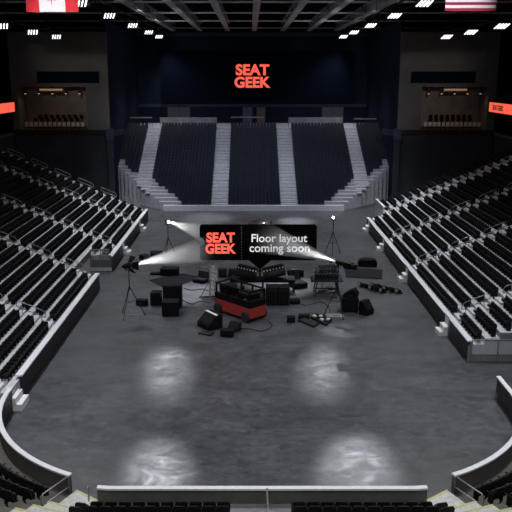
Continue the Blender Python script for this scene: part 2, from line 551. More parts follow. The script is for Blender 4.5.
def tower(side, s, xo, xi, rx0, rx1, dx0, dx1):
    """side tower: front wall at Y 92 with an open suite, lower wall and return"""
    Y = 92.0
    lo, hi = min(xo, xi), max(xo, xi)
    a, b = min(rx0, rx1), max(rx0, rx1)
    mb = MB()
    mb.box(lo, a, Y, Y + .4, 9.3, 21.0, 0)
    mb.box(b, hi, Y, Y + .4, 9.3, 21.0, 0)
    mb.box(a, b, Y, Y + .4, 14.6, 21.0, 0)
    mb.box(a - .12, b + .12, Y - .08, Y, 14.6, 14.85, 0)
    mb.box(lo, hi, Y + .05, Y + .45, 0, 9.3, 1)
    mb.box(lo - .1, hi + .3, Y - .25, Y + .4, 8.9, 9.45, 3)
    # suite recess
    mb.box(a, b, Y + 3.6, Y + 3.7, 9.3, 14.6, 2)
    mb.box(a - .1, a, Y + .4, Y + 3.7, 9.3, 14.6, 2)
    mb.box(b, b + .1, Y + .4, Y + 3.7, 9.3, 14.6, 2)
    mb.box(a, b, Y + .4, Y + 3.7, 14.6, 14.75, 2)
    mb.box(a, b, Y, Y + 3.7, 9.2, 9.42, 2)
    # return wall towards the back and corner pillar
    xr0, xr1 = (xi - .4, xi) if s < 0 else (xi, xi + .4)
    mb.box(xr0, xr1, Y + .4, YB, 0, 22.3, 5)
    px0, px1 = (xi - .35, xi + .35)
    mb.box(px0, px1, Y - .35, Y + .1, 0, 8.2, 1)
    mb.box(px0 - .1, px1 + .1, Y - .45, Y + .2, 8.2, 9.6, 6)
    cxp = xi + (.1 if s < 0 else -.1)
    mb.prism([(xi, Y + .2), (xi - s * 1.2, Y + 4.2), (xi - s * .9, Y + 4.4), (xi - s * 0, Y + 1.2)] if s > 0 else
             [(xi, Y + .2), (xi, Y + 1.2), (xi + .9, Y + 4.4), (xi + 1.2, Y + 4.2)], 'z', 8.6, 9.3, 6)
    struct(mb, 'wall_%s_tower' % side, ['tower', 'towerlow', 'suite', 'deck', 'suite', 'navy', 'navytrim'])
    # dark display strip
    t = thing('display_strip', 'long unlit navy display strip high on the %s tower wall' % side, 'display', ((dx0 + dx1) / 2, Y - .02, 15.06))
    w = abs(dx1 - dx0) / 2
    g = MB(); g.box(-w, w, -.22, 0, 0, 1.35); g.build('housing', 'navy', t, .02)
    g = MB(); g.box(-w + .06, w - .06, -.25, -.22, .06, 1.29); g.build('display_face', 'screen', t)
    # suite name sign
    t = thing('suite_sign', 'small warm lit sign strip above the open suite in the %s tower' % side, 'sign', ((a + b) / 2, Y - .09, 14.05))
    g = MB(); g.box(-1.5, 1.5, -.0, .06, 0, .42); g.build('backing', 'tower', t)
    g = MB()
    for q in range(14):
        xx = -1.4 + q * .2
        g.box(xx, xx + .12, -.03, 0, .1, .33)
        if q % 2: g.box(xx - .03, xx + .15, -.03, 0, .19, .25)
    g.build('sign_marks', 'warmtext', t)
    for q in range(5):
        x = a + .9 + q * (b - a - 1.8) / 4
        t = thing('downlight', 'warm ceiling downlight, %s from the outer wall inside the %s suite' % (ORD[(q if s < 0 else 4 - q) + 1], side), 'lamp', (x, Y + .35, 13.75), 0, 'suite downlights')
        g = MB(); g.cyl((0, 0, .05), (0, 0, .85), .1); g.build('can', 'dark', t)
        g = MB(); g.cyl((0, 0, 0), (0, 0, .05), .11); g.build('bulb', 'warm', t)
        L = bpy.data.lights.new('suite_glow', 'SPOT'); L.energy = 22; L.color = (1, .62, .32); L.spot_size = 2.2; L.spot_blend = .8; L.shadow_soft_size = .1
        o = bpy.data.objects.new('suite_glow', L); C.objects.link(o); o.location = (x, Y + .8, 13.9); o.rotation_euler = (0, 0, 0); o['kind'] = 'helper'
    # chairs
    ch = None
    n = 13
    for q in range(n):
        x = a + .75 + q * (b - a - 1.5) / (n - 1)
        lab = 'pale suite chair, %s from the outer wall along the %s suite front' % (ORD[(q if s < 0 else n - 1 - q) + 1], side)
        if ch is None:
            ch = thing('suite_chair', lab, 'chair', (x, Y + .75, 9.42), 0, 'pale chairs along the suite fronts')
            g = MB(); g.box(-.2, .2, -.2, .2, .4, .47); g.build('seat', 'palechair', ch, .01)
            g = MB(); g.box(-.2, .2, -.24, -.19, .45, .95); g.build('backrest', 'palechair', ch, .02)
            g = MB()
            for p in (-.17, .17):
                for r in (-.17, .17): g.box(p - .02, p + .02, r - .02, r + .02, 0, .4)
            g.build('leg_frame', 'dark', ch)
        else:
            copy_thing(ch, lab, (x, Y + .75, 9.42), 0)
    st_ = None
    for r_ in range(2):
        for q in range(8):
            x = a + 1.6 + q * (b - a - 3.2) / 7 + r_ * .25
            lab = 'dark stool in the %s suite, %s row behind the chairs, %s from the outer wall' % (side, ORD[r_ + 1], ORD[(q if s < 0 else 7 - q) + 1])
            loc = (x, Y + 1.8 + r_ * 1.1, 9.42 + .35 * (r_ + 1) - .35)
            if st_ is None:
                st_ = thing('bar_stool', lab, 'stool', loc, 0, 'dark stools in the suites')
                g = MB(); g.cyl((0, 0, .95), (0, 0, 1.05), .24); g.build('seat', 'black', st_)
                g = MB(); g.box(-.22, .22, -.25, -.2, 1.05, 1.4); g.build('backrest', 'black', st_)
                g = MB(); g.cyl((0, 0, 0), (0, 0, .95), .05); g.cyl((0, 0, 0), (0, 0, .04), .2); g.build('pedestal', 'dark', st_)
            else:
                copy_thing(st_, lab, loc, 0)

tower('left', -1, -29.0, -17.2, -28.3, -19.9, -25.7, -18.2)
tower('right', 1, 29.9, 18.1, 29.0, 20.9, 19.4, 27.2)

# concourse walls above the side stands, ledges and ribbon boards
for side, s, xw in (('left', -1, XL), ('right', 1, XR)):
    xo = xw + s * (.12 + TREAD * ROWS)
    zt = Z0 + RISE * (ROWS - 1)
    mb = MB()
    mb.box(min(xo, xo + s * .3), max(xo, xo + s * .3), 33, 90, 0, zt + 1.15, 0)
    mb.box(min(xo - s * .05, xo + s * .5), max(xo - s * .05, xo + s * .5), 33, 90, zt + 1.15, zt + 1.4, 1)
    mb.box(min(xo + s * 4, xo + s * 4.3), max(xo + s * 4, xo + s * 4.3), 20, 117, 0, 25, 2)
    # upper tier slab
    xs = -28.4 if s < 0 else 28.85
    mb.prism([(xs, 12.9), (xs + s * 9, 17.2), (xs + s * 9, 16.7), (xs, 11.5)], 'y', 40, 90.5, 2)
    struct(mb, 'wall_%s_concourse' % side, ['towerlow', 'tower', 'deck'])
    t = thing('ribbon_board', 'glowing coral ribbon display along the %s upper tier edge' % side, 'display', (xs, 0, 11.75))
    g = MB(); g.box(min(-s * .18, 0), max(-s * .18, 0), 45, 90.4, -.1, 1.2); g.build('housing', 'black', t)
    g = MB(); g.box(min(-s * .18, -s * .22), max(-s * .18, -s * .22), 45.1, 90.3, 0, 1.1); g.build('display_face', 'orange', t)
    for y in (88.3, 79, 69):
        if s > 0:
            text_part('SEATGEEK', .8, 'ribbontext', t, (-s * .23, y - 1.2, .52), (PI / 2, 0, -PI / 2), 'lettering', .02)

# ------------------------------------------------------------------ roof
mb = MB(); mb.box(-60, 60, -10, 124, 26.2, 26.5); struct(mb, 'ceiling', 'deck')
for k, x in enumerate((-11.6, -7.5, -3.35, .65, 4.95, 8.9, 13.0)):
    mb = MB()
    mb.box(x - .33, x + .33, 55, 116.8, 22.45, 22.6)
    mb.box(x - .05, x + .05, 55, 116.8, 22.6, 23.5)
    mb.box(x - .33, x + .33, 55, 116.8, 23.5, 23.6)
    struct(mb, 'beam_%d' % (k + 1), 'beam')
for k, y in enumerate((61.5, 73.6, 86.3, 98.9, 113.4)):
    mb = MB()
    mb.box(-30, 31, y - .12, y + .12, 22.62, 22.78)
    mb.box(-30, 31, y - .12, y + .12, 24.0, 24.15, 1)
    for q in range(30):
        mb.cyl((-30 + 2 * q, y, 24.05), (-29 + 2 * q, y, 22.7), .035, 5, mi=1)
        mb.cyl((-29 + 2 * q, y, 22.7), (-28 + 2 * q, y, 24.05), .035, 5, mi=1)
    struct(mb, 'beam_%d' % (k + 8), ['beam', 'deck'])

# catwalk pipes and floodlight banks
LY = [62.0, 74.5, 89.0, 103.0, 114.5]
for side, s in (('left', -1), ('right', 1)):
    mb = MB()
    cx = .2
    for dx in (-.9, .9):
        mb.tube([(cx + s * 13.7 + dx, 40, 22.1), (cx + s * 13.7 + dx, 116.5, 22.1)], .07)
    for y in range(44, 116, 4):
        mb.tube([(cx + s * 13.7 - .9, y, 22.1), (cx + s * 13.7 + .9, y, 22.1)], .05)
        mb.tube([(cx + s * 13.7, y, 22.1), (cx + s * 13.7, y, 26)], .04)
    mb.tube([(cx + s * 22.8, 40, 20.9), (cx + s * 22.8, 91.8, 20.9)], .1)
    for y in range(44, 91, 6):
        mb.tube([(cx + s * 22.8, y, 20.9), (cx + s * 22.8, y, 26.2)], .04)
    mb.tube([(cx + s * 27, 60, 25.5), (cx + s * 14.6, 98, 22.6)], .18)
    struct(mb, 'beam_%s_catwalk' % side, 'deck')

bank = None
def light_bank(x, y, label, lx, z=21.5):
    global bank
    if bank is None:
        bank = thing('floodlight_bank', label, 'floodlight', (x, y, z), 0, 'white floodlight banks under the roof')
        X = Matrix.Rotation(-.5, 4, 'X')
        g = MB(); g.box(-.66, .66, -.46, .46, .05, .2, X=X)
        g.build('housing', 'dark', bank)
        for q in range(2):
            g = MB(); g.cyl((-.4 + .8 * q, 0, .1), (-.4 + .8 * q, 0, 5.9 if False else 4.7), .035, 6); g.build('hanger', 'dark', bank)
        for q in range(4):
            g = MB()
            xx = -.42 + q * .28
            g.prism([(xx - .20, -.40), (xx - .08, -.40), (xx + .20, .40), (xx + .08, .40)], 'z', .0, .05, X=X)
            g.build('lamp', 'lamp', bank)
        o = bank
    else:
        o = copy_thing(bank, label, (x, y, z), 0)
    if lx < 0:
        o.scale = (-1, 1, 1)
    return o
for side, s in (('left', -1), ('right', 1)):
    for k, y in enumerate(LY):
        light_bank(.2 + s * 13.7, y, 'white floodlight bank, %s from the screen in the inner %s roof row' % (ORD[5 - k], side), s)
    for k, y in enumerate((84.0, 92 - .0, 101.0)):
        light_bank(.2 + s * 22.8, (70.6, 80.3, 90.0)[k], 'white floodlight bank, %s from the rear in the outer %s row above the tower' % (ORD[3 - k], side), s, 20.3)

# small grey roof panels that catch the light
for k, (u, v, side) in enumerate(((140, 12, 'left'), (153, 20.5, 'left'), (358, 21.5, 'right'), (371, 14, 'right'))):
    y = (76, 88, 88, 76)[k]
    z = z_at(v, y); x = x_at(u, y, z)
    t = thing('roof_panel', 'small pale hanging roof panel, %s of the %s pair beside the inner floodlights' % ('nearer' if y == 76 else 'farther', side), 'panel', (x, y, z))
    g = MB(); g.box(-.75, .75, -.9, .9, -.05, .05, X=Matrix.Rotation(.35 * (1 if side == 'left' else -1), 4, 'Y')); g.build('board', 'beam', t)
    g = MB()
    for p in (-.5, .5): g.cyl((p, 0, 0), (p, 0, 26.2 - z), .03, 5)
    g.build('hanger', 'dark', t)

# ------------------------------------------------------------------ flags
def flag(name, label, u0, u1, vb, Y, ratio):
    z0 = z_at(vb, Y); x0, x1 = x_at(u0, Y, z0), x_at(u1, Y, z0)
    w = x1 - x0; h = w * ratio
    t = thing(name, label, 'flag', ((x0 + x1) / 2, Y, z0))
    return t, w, h
def cloth(nx, nz, w, h, pick):
    g = MB()
    def off(i): return .05 * math.sin(i / nx * 9)
    for i in range(nx):
        for j in range(nz):
            xa, xb = -w / 2 + w * i / nx, -w / 2 + w * (i + 1) / nx
            za, zb = h * j / nz, h * (j + 1) / nz
            ya, yb = off(i), off(i + 1)
            mi = pick(i, j)
            g.add([(xa, ya, za), (xb, yb, za), (xb, yb, zb), (xa, ya, zb), (xa, ya + .015, za), (xb, yb + .015, za), (xb, yb + .015, zb), (xa, ya + .015, zb)],
                  [(0, 1, 2, 3), (5, 4, 7, 6), (0, 4, 5, 1), (3, 2, 6, 7)], mi)
    return g
t, w, h = flag('flag', 'red and white maple leaf flag hanging from the roof', 26.5, 78.5, 12, 60, .62)
cloth(24, 4, w, h, lambda i, j: 1 if 6 <= i < 18 else 0).build('flag_cloth', ['flagred', 'flagwhite'], t)
leaf = [(.0, -.95), (.04, -.95), (.03, -.5), (.45, -.57), (.38, -.42), (.85, -.05), (.74, .0), (.82, .25), (.58, .2), (.53, .33), (.3, .08), (.4, .62), (.22, .52), (0, .9)]
leaf = leaf + [(-x, z) for x, z in leaf[::-1]]
g = MB(); k_ = h * .29
g.prism([(x * k_, h / 2 + z * k_) for x, z in leaf[1:-1]][::-1], 'y', -.09, -.075); g.build('maple_leaf', 'flagred', t)
g = MB(); g.cyl((-w / 2 - .2, 0, h + .04), (w / 2 + .2, 0, h + .04), .05)
for p in (-w / 3, w / 3): g.cyl((p, 0, h), (p, 0, 26.2 - t.location.z), .02, 5)
g.build('hanging_rod', 'dark', t)
t, w, h = flag('flag', 'red and white striped flag hanging from the roof', 445, 496, 11, 60, .72)
cloth(26, 13, w, h, lambda i, j: 2 if (i < 10 and j >= 6) else (0 if j % 2 == 0 else 1)).build('flag_cloth', ['flagcrimson', 'flagwhite', 'flagblue'], t)
g = MB()
for r in range(5):
    for q in range(6):
        cx_, cz_ = -w / 2 + w * 10 / 26 * (q + .5) / 6, h * (6.4 + r * 1.45) / 13
        pts = []
        for i in range(10):
            a = PI / 2 + i * PI / 5; rr = .09 if i % 2 == 0 else .036
            pts.append((cx_ + math.cos(a) * rr, cz_ + math.sin(a) * rr))
        g.prism(pts, 'y', -.08, -.06)
g.build('star', 'flagwhite', t)['kind'] = 'stuff'
g = MB(); g.cyl((-w / 2 - .2, 0, h + .04), (w / 2 + .2, 0, h + .04), .05)
for p in (-w / 3, w / 3): g.cyl((p, 0, h), (p, 0, 26.2 - t.location.z), .02, 5)
g.build('hanging_rod', 'dark', t)

# ------------------------------------------------------------------ video board
xa, xb = x_at(160, 116.5, 15), x_at(355, 116.5, 15)
za, zb = z_at(103, 116.5), z_at(50, 116.5)
t = thing('video_board', 'huge dark video board with coral two line wordmark on the rear wall', 'screen', ((xa + xb) / 2, 116.7, za))
W2 = (xb - xa) / 2; HH = zb - za
g = MB(); g.box(-W2, W2, -.3, .28, 0, HH); g.build('housing', 'black', t)
g = MB(); g.box(-W2 + .15, W2 - .15, -.34, -.3, .15, HH - .15); g.build('display_face', 'screen', t)
def wordmark(parent, w, h, loc, depth=.02):
    """two-line wordmark fitted to a box of width w and height h around loc"""
    for txt, zz, ww, dx in (('SEAT', h * .26, w * .93, 0.0), ('GEEK', -h * .26, w, 0.0)):
        o = text_part(txt, 1.0, 'coral', parent, (loc[0] + dx, loc[1], loc[2] + zz), name='lettering', bold=.038, depth=depth)
        xs = [v.co.x for v in o.data.vertices]; ys = [v.co.y for v in o.data.vertices]
        sx, sy = ww / (max(xs) - min(xs)), h * .47 / (max(ys) - min(ys))
        mx, my = (max(xs) + min(xs)) / 2, (max(ys) + min(ys)) / 2
        for v in o.data.vertices:
            v.co.x = (v.co.x - mx) * sx; v.co.y = (v.co.y - my) * sy
lz, lt = z_at(88, 116.3), z_at(64, 116.3)
lx0, lx1 = x_at(234.5, 116.3, 15), x_at(270.5, 116.3, 15)
wordmark(t, lx1 - lx0, lt - lz, ((lx0 + lx1) / 2 - (xa + xb) / 2, -.36, (lz + lt) / 2 - za))

# rails at the top of the rear bleachers
for (u0, u1, vt, hh, lab) in ((160, 217, 120.5, .75, 'pale low guard wall at the top of the rear block left of centre'), (288.5, 342.5, 120.5, .75, 'pale low guard wall at the top of the rear block right of centre'),
                              (231, 264, 117.5, .12, 'thin rail high above the centre rear block'), (127, 152, 117.8, .12, 'thin rail above the outer left rear block'), (354, 378, 119, .12, 'thin rail above the outer right rear block')):
    y = BY + BT * BR + .1 + (1.5 if hh < .5 else 0)
    z = z_at(vt, y); x0, x1 = x_at(u0, y, z), x_at(u1, y, z)
    t = thing('guard_rail', lab, 'rail', (x0, y, ZC))
    g = MB(); g.box(0, x1 - x0, -.04, .04, z - ZC - hh / 2, z - ZC + hh / 2 + .06); g.build('rail_panel', 'flank', t)
    g = MB()
    n = max(2, int((x1 - x0) / 1.6))
    for q in range(n + 1): g.box((x1 - x0) * q / n - .03, (x1 - x0) * q / n + .03, -.0, .06, 0, z - ZC + hh / 2)
    g.build('post', 'dark', t)

# ------------------------------------------------------------------ handrails on the stairs
rail0 = None
def handrail(x, y, z, sgn, label):
    """loop rail running up the slope away from the floor (local +x = uphill)"""
    global rail0
    rz = 0 if sgn > 0 else PI
    if rail0 is None:
        rail0 = thing('handrail', label, 'handrail', (x, y, z), rz, 'loop handrails on the stand stairs')
        L, sl = 1.75, RISE / TREAD
        def P(t_, hgt): return (t_, 0, t_ * sl + hgt)
        g = MB()
        g.tube([P(0, .45), P(.02, .66), P(.1, .76), P(.2, .79), P(L - .2, .79), P(L - .1, .76), P(L - .02, .66), P(L, .45), P(L - .05, .4), P(.05, .4), P(0, .45)], .028, 6)
        g.build('rail_loop', 'steel', rail0, smooth=True)
        for tt in (.25, L - .35):
            g = MB(); g.cyl(P(tt, .0 - .12), P(tt, .4), .026, 6); g.build('post', 'steel', rail0)
    else:
        copy_thing(rail0, label, (x, y, z), rz)
for side, sgn, xw, ais in (('left', -1, XL, AL[::-1]), ('right', 1, XR, AR[::-1])):
    for k, y in enumerate(ais):
        for j in range(6):
            i = 1 + 3 * j
            if side == 'left' and y == 54.2 and j == 0: i = 1
            x = xw + sgn * (.12 + TREAD * i - .1)
            z = Z0 + RISE * (i - 1) + .2
            u, v, zc = project(x, y, z + .8)
            u2 = project(x + sgn * 1.7, y, z + 1.6)[0]
            if (u < -4 and u2 < -4) or (u > 516 and u2 > 516): continue
            handrail(x, y, z, sgn, 'grey loop handrail, %s up the %s stair from the rear, %s stand' % (ORD[j + 1], ORD[k + 1], side))

# rails beside the near gangways
def guard(name, label, pts_list, posts):
    o = pts_list[0][0]
    o = Vector((o[0], o[1], 0))
    t = thing(name, label, 'rail', o)
    for p in pts_list:
        g = MB(); g.tube([Vector(q) - o for q in p], .03, 8); g.build('rail', 'steel', t, smooth=True)
    for q, zb in posts:
        g = MB(); g.cyl((q[0] - o.x, q[1] - o.y, zb), (q[0] - o.x, q[1] - o.y, q[2]), .03, 8); g.build('post', 'steel', t)
    return t
for s, cx, nm in ((-1, CLX, 'left'), (1, CRX, 'right')):
    a = PI * 1.35 if s < 0 else PI * 1.65
    def pt(r, z): return (cx + math.cos(a) * r, CY + math.sin(a) * r, z)
    guard('gangway_rail', 'grey two bar rail beside the %s gangway, at the end of the curved barrier' % nm,
          [[pt(CR + .1, ZW + .0), pt(CR + 1.5, ZW + .0), pt(CR + 1.6, ZW - .12)], [pt(CR + .1, ZW - .45), pt(CR + 1.6, ZW - .45)]],
          [(pt(CR + .1, ZW), ZF), (pt(CR + 1.6, ZW - .1), ZF)])
    b = PI * 1.30 if s < 0 else PI * 1.70
    def pb(r, z): return (cx + math.cos(b) * r, CY + math.sin(b) * r, z)
    guard('gangway_rail', 'grey short rail among the curved %s corner seats' % nm,
          [[pb(CR + 2.3, 1.75), pb(CR + 3.6, 2.3)], [pb(CR + 2.3, 1.4), pb(CR + 3.6, 1.95)]],
          [(pb(CR + 2.3, 1.75), ZF + .36), (pb(CR + 3.6, 2.3), ZF + .72)])
guard('gangway_post', 'short dark post standing at the mouth of the left gangway', [[(-6.0, 24.6, 1.2), (-6.0, 24.45, 1.2)]], [((-6.0, 24.6, 1.2), ZF)])
guard('centre_rail', 'slender grey rail on the centre stair behind the front barrier',
      [[(.62, 24.2, 1.35), (.62, 22.9, 1.45), (.62, 21.5, 2.0)]], [((.62, 24.2, 1.35), ZF), ((.62, 22.95, 1.45), ZF)])

# ------------------------------------------------------------------ seats
def seat_shapes():
    """local frame: the sitter faces +y, back at y = 0, floor z = 0"""
    back, pan, foot = MB(), MB(), MB()
    out = [(-.215, .40), (.215, .40), (.23, .60), (.225, .78), (.17, .86), (-.17, .86), (-.225, .78), (-.23, .60)]
    rec = Matrix.Shear('XY', 4, (0, 0)) if False else None
    for k, (y0, y1, sc) in enumerate(((-.02, .035, 1.0), (.035, .065, .86))):
        back.prism([(x * sc, .62 + (z - .62) * sc) for x, z in out], 'y', y0, y1)
    back.v = [(x, y - (z - .4) * .18, z) for x, y, z in back.v]
    pan.prism([(-.2, .36), (.2, .36), (.21, .55), (.17, .68), (-.17, .68), (-.21, .55)], 'y', .10, .17)
    pan.v = [(x, y - (z - .4) * .05, z) for x, y, z in pan.v]
    foot.box(-.25, -.215, -.03, .20, .22, .60)
    foot.box(-.255, -.21, -.04, .30, .60, .635)
    foot.box(-.245, -.22, .02, .10, 0, .25)
    foot.box(-.26, -.205, -.02, .16, 0, .03)
    return back, pan, foot
def seat_simple():
    g = MB()
    g.prism([(-.235, .30), (.235, .30), (.24, .78), (.17, .87), (-.17, .87), (-.24, .78)], 'y', -.02, .05)
    g.v = [(x, y, .28 + (z - .30) * .74) for x, y, z in g.v]
    g.v = [(x, y - (z - .4) * .18, z) for x, y, z in g.v]
    g.add([(-.225, .04, .38), (.225, .04, .38), (.225, .25, .38), (-.225, .25, .38), (-.225, .04, .46), (.225, .04, .46), (.225, .24, .53), (-.225, .24, .53)],
          [(0, 3, 2, 1), (4, 5, 6, 7), (0, 1, 5, 4), (1, 2, 6, 5), (2, 3, 7, 6), (3, 0, 4, 7)])
    g.box(-.25, -.22, -.02, .24, 0, .60)
    return g
SIMPLE = seat_simple()
FOLDED = MB()
FOLDED.prism([(-.2, .30), (.2, .30), (.205, .78), (.13, .88), (-.13, .88), (-.205, .78)], 'y', -.04, .04)
FOLDED.prism([(-.2, .10), (.2, .10), (.2, .52), (.15, .60), (-.15, .60), (-.2, .52)], 'y', .14, .24)
FOLDED.box(-.225, -.205, -.02, .26, 0, .64)
places = []         # (x, y, z, rz, label, kind)  kind 0 near (with parts), 1 black side, 2 navy rear

# front rows
for r in range(2):
    y = rowy[r][1] + .28
    z = ZF + .36 * r
    for side, xs in (('left', [-.92 - .497 * k for k in range(10)]), ('right', [1.72 + .497 * k for k in range(10)])):
        for k, x in enumerate(xs):
            places.append((x, y, z, 0, 'black seat, %s row behind the front barrier, %s %s of the centre stair' % (ORD[r + 1], ORD[k + 1], side), 0))
# the last seats of the front rows swing round onto the gangways
for r, k, dx, dy, da in ((0, 10, .02, -.10, .22), (1, 10, .02, -.06, .2), (1, 11, .05, -.2, .36)):
    for side, sg in (('left', -1), ('right', 1)):
        x = (-.92 if sg < 0 else 1.72) + sg * (.497 * k + dx)
        z = ZF + .36 * r + .012
        places.append((x, rowy[r][1] + .28 + dy, z, sg * da, 'black seat, %s front row, turned inward on the %s gangway, %s from the stair' % (ORD[r + 1], side, ORD[k + 1]), 0))
# curved corners
for side, cx, a0, a1 in (('left', CLX, 1.35, 1.0), ('right', CRX, 1.65, 2.04)):
    for r in range(4):
        rad = CR + 1.35 + .85 * r - .25
        da = .5 / rad
        n = int(abs(a1 - a0) * PI / da)
        for k in range(n):
            a = a0 * PI + (1 if side == 'right' else -1) * (k + (.9 if r == 0 else .6)) * da
            x, y, z = cx + math.cos(a) * rad, CY + math.sin(a) * rad, ZF - .2 + .36 * r
            places.append((x, y, z, a + PI / 2, 'black seat, %s curved row of the %s corner, %s from the gangway' % (ORD[r + 1], side, ORD[k + 1] if k < 25 else 'far'), 0))
# side stands
def side_seats(side, sgn, xw, y0, aisles, notches):
    edges = [y0] + sorted(aisles) + [YEND]
    for i in range(ROWS):
        x = xw + sgn * (.12 + TREAD * i + .66)
        z = Z0 + RISE * i
        for b in range(len(edges) - 1):
            ya = edges[b] + (AW + .1 if b or y0 in aisles else .25)
            yb = edges[b + 1] - (AW + .1 if b < len(edges) - 2 else .1)
            n = int((yb - ya) / .5)
            for k in range(n):
                y = ya + (yb - ya) / max(n, 1) * (k + .5)
                if any(p - .3 < y < q + .3 and i < m for p, q, m in notches):
                    continue
                places.append((x, y, z, -PI / 2 * sgn * -1 if False else (PI / 2 if sgn > 0 else -PI / 2),
                               'black seat, %s row up, %s from the near end, %s stand block %s' % (
                                   ORD[i + 1], ORD[k + 1], side, {0: 'nearest us', 1: 'past one stair', 2: 'past two stairs', 3: 'past three stairs', 4: 'past four stairs', 5: 'farthest off'}[b]), 1))
side_seats('left', -1, XL, 34.0, AL[1:], LN)
side_seats('right', 1, XR, 40.0, AR, RN + [(77.5, 79.0, 20)])
# rear bleachers
for i in range(BR):
    a, b = bl_lim(i)
    y, z = BY + BT * i + .56, BZ + BH * i
    for k, (p, q) in enumerate(((-17.4, BA[0][0]), (BA[0][1], BA[1][0]), (BA[1][1], BA[2][0]), (BA[2][1], BA[3][0]), (BA[3][1], 18.2))):
        lim0, lim1 = a + (2.3 if k == 1 else 1.0), b - (2.3 if k == 3 else 1.0)
        if i > 12: lim0, lim1 = max(a + .1, lim0 if k == 1 else a + .1), min(b - .1, lim1 if k == 3 else b - .1)
        n = int((q - p) / .45)
        for j in range(n):
            x = p + (q - p) / n * (j + .5)
            if lim0 < x < lim1:
                places.append((x, y, z, PI, None, 2))

def size(pl):
    u, v, zc = project(pl[0], pl[1], pl[2] + .6)
    inside = -6 < u < 518 and -6 < v < 514
    return zc if inside else 1e9
order = sorted(range(len(places)), key=lambda k: size(places[k]))
single = set(k for k in order[:300] if size(places[k]) < 1e8 and places[k][5] < 2)
protoA = protoB = None
rest = MB()
for k, (x, y, z, rz, lab, kind) in enumerate(places):
    if k in single:
        big = kind == 0
        if big:
            if protoA is None:
                protoA = thing('arena_seat', lab, 'seat', (x, y, z), rz, 'black arena seats nearest the camera')
                bk, pn, ft = seat_shapes()
                bk.build('backrest', 'seat', protoA); pn.build('seat_pan', 'seat', protoA); ft.build('side_bracket', 'black', protoA)
            else:
                copy_thing(protoA, lab, (x, y, z), rz)
        else:
            if protoB is None:
                protoB = SIMPLE.build('arena_seat', 'seat')
                tag(protoB, lab, 'seat', 'black arena seats in the lowest side rows')
                protoB.location, protoB.rotation_euler = (x, y, z), (0, 0, rz)
            else:
                copy_thing(protoB, lab, (x, y, z), rz)
    elif size(places[k]) < 1e8:
        rest.add((FOLDED if kind == 2 else SIMPLE).v, (FOLDED if kind == 2 else SIMPLE).f, 1 if kind == 2 else 0, Matrix.Translation((x, y, z)) @ Matrix.Rotation(rz, 4, 'Z'))
o = rest.build('arena_seating', ['seat', 'navyseat'])
o['kind'] = 'stuff'
tag(o, 'the far rows of black and navy folding seats filling the stands', 'seating')

# ------------------------------------------------------------------ the gear on the floor
def fit(u0, u1, vb, vt):
    """place, width and height of something standing on the floor"""
    p = at((u0 + u1) / 2, vb)
    w = x_at(u1, p.y, 0) - x_at(u0, p.y, 0)
    return Vector((p.x, p.y, 0)), w, z_at(vt, p.y)

def lattice(mb, p0, p1, side, r=.03, n=8, up=Vector((0, 0, 1))):
    """square truss between two points"""
    p0, p1 = Vector(p0), Vector(p1)
    d = (p1 - p0).normalized()
    a = d.cross(up).normalized() * side / 2
    b = d.cross(a).normalized() * side / 2
    cs = [a + b, a - b, -a - b, -a + b]
    for c in cs:
        mb.cyl(p0 + c, p1 + c, r, 6)
    for k in range(n):
        q0, q1 = p0.lerp(p1, k / n), p0.lerp(p1, (k + 1) / n)
        for i in range(4):
            j = (i + 1) % 4
            mb.cyl(q0 + cs[i], q1 + cs[j], r * .6, 5)
            mb.cyl(q0 + cs[i], q0 + cs[j], r * .6, 5)

# --- stage lamps on stands and their beams
def beam(label, p, q, r0, r1, dens, energy, ang):
    p, q = Vector(p), Vector(q)
    L = (q - p).length
    rot = (q - p).to_track_quat('X', 'Z')
    m = bpy.data.materials.new('lamp haze')
    m.use_nodes = True
    nt = m.node_tree
    nt.nodes.remove(nt.nodes['Principled BSDF'])
    v = nt.nodes.new('ShaderNodeVolumeScatter')
    v.inputs['Color'].default_value = (1, 1, .97, 1)
    v.inputs['Anisotropy'].default_value = -.1
    tc = nt.nodes.new('ShaderNodeTexCoord')
    sp = nt.nodes.new('ShaderNodeSeparateXYZ')
    nt.links.new(tc.outputs['Object'], sp.inputs['Vector'])
    mr = nt.nodes.new('ShaderNodeMapRange')
    mr.inputs['From Min'].default_value, mr.inputs['From Max'].default_value = L * .55, L
    mr.inputs['To Min'].default_value, mr.inputs['To Max'].default_value = dens, 0
    nt.links.new(sp.outputs['X'], mr.inputs['Value'])
    nz = nt.nodes.new('ShaderNodeTexNoise')
    nz.inputs['Scale'].default_value = .6
    nt.links.new(tc.outputs['Object'], nz.inputs['Vector'])
    ml = nt.nodes.new('ShaderNodeMath'); ml.operation = 'MULTIPLY'
    ad = nt.nodes.new('ShaderNodeMath'); ad.operation = 'ADD'; ad.inputs[1].default_value = .5
    nt.links.new(nz.outputs['Fac'], ad.inputs[0])
    nt.links.new(mr.outputs['Result'], ml.inputs[0]); nt.links.new(ad.outputs['Value'], ml.inputs[1])
    nt.links.new(ml.outputs['Value'], v.inputs['Density'])
    nt.links.new(v.outputs['Volume'], nt.nodes['Material Output'].inputs['Volume'])
    g = MB(); g.cyl((0, 0, 0), (L, 0, 0), r0, 24, r1)
    o = g.build('haze', m)
    o.location, o.rotation_mode, o.rotation_quaternion = p, 'QUATERNION', rot
    o['kind'] = 'stuff'
    tag(o, label, 'haze')
    Ld = bpy.data.lights.new('lamp_beam', 'SPOT')
    Ld.energy, Ld.spot_size, Ld.spot_blend, Ld.shadow_soft_size = energy, math.radians(ang), .35, .03
    lo = bpy.data.objects.new('lamp_beam', Ld)
    C.objects.link(lo)
    lo.location = p + (q - p).normalized() * .04
    lo.rotation_euler = (q - p).to_track_quat('-Z', 'Y').to_euler()
    lo['kind'] = 'helper'

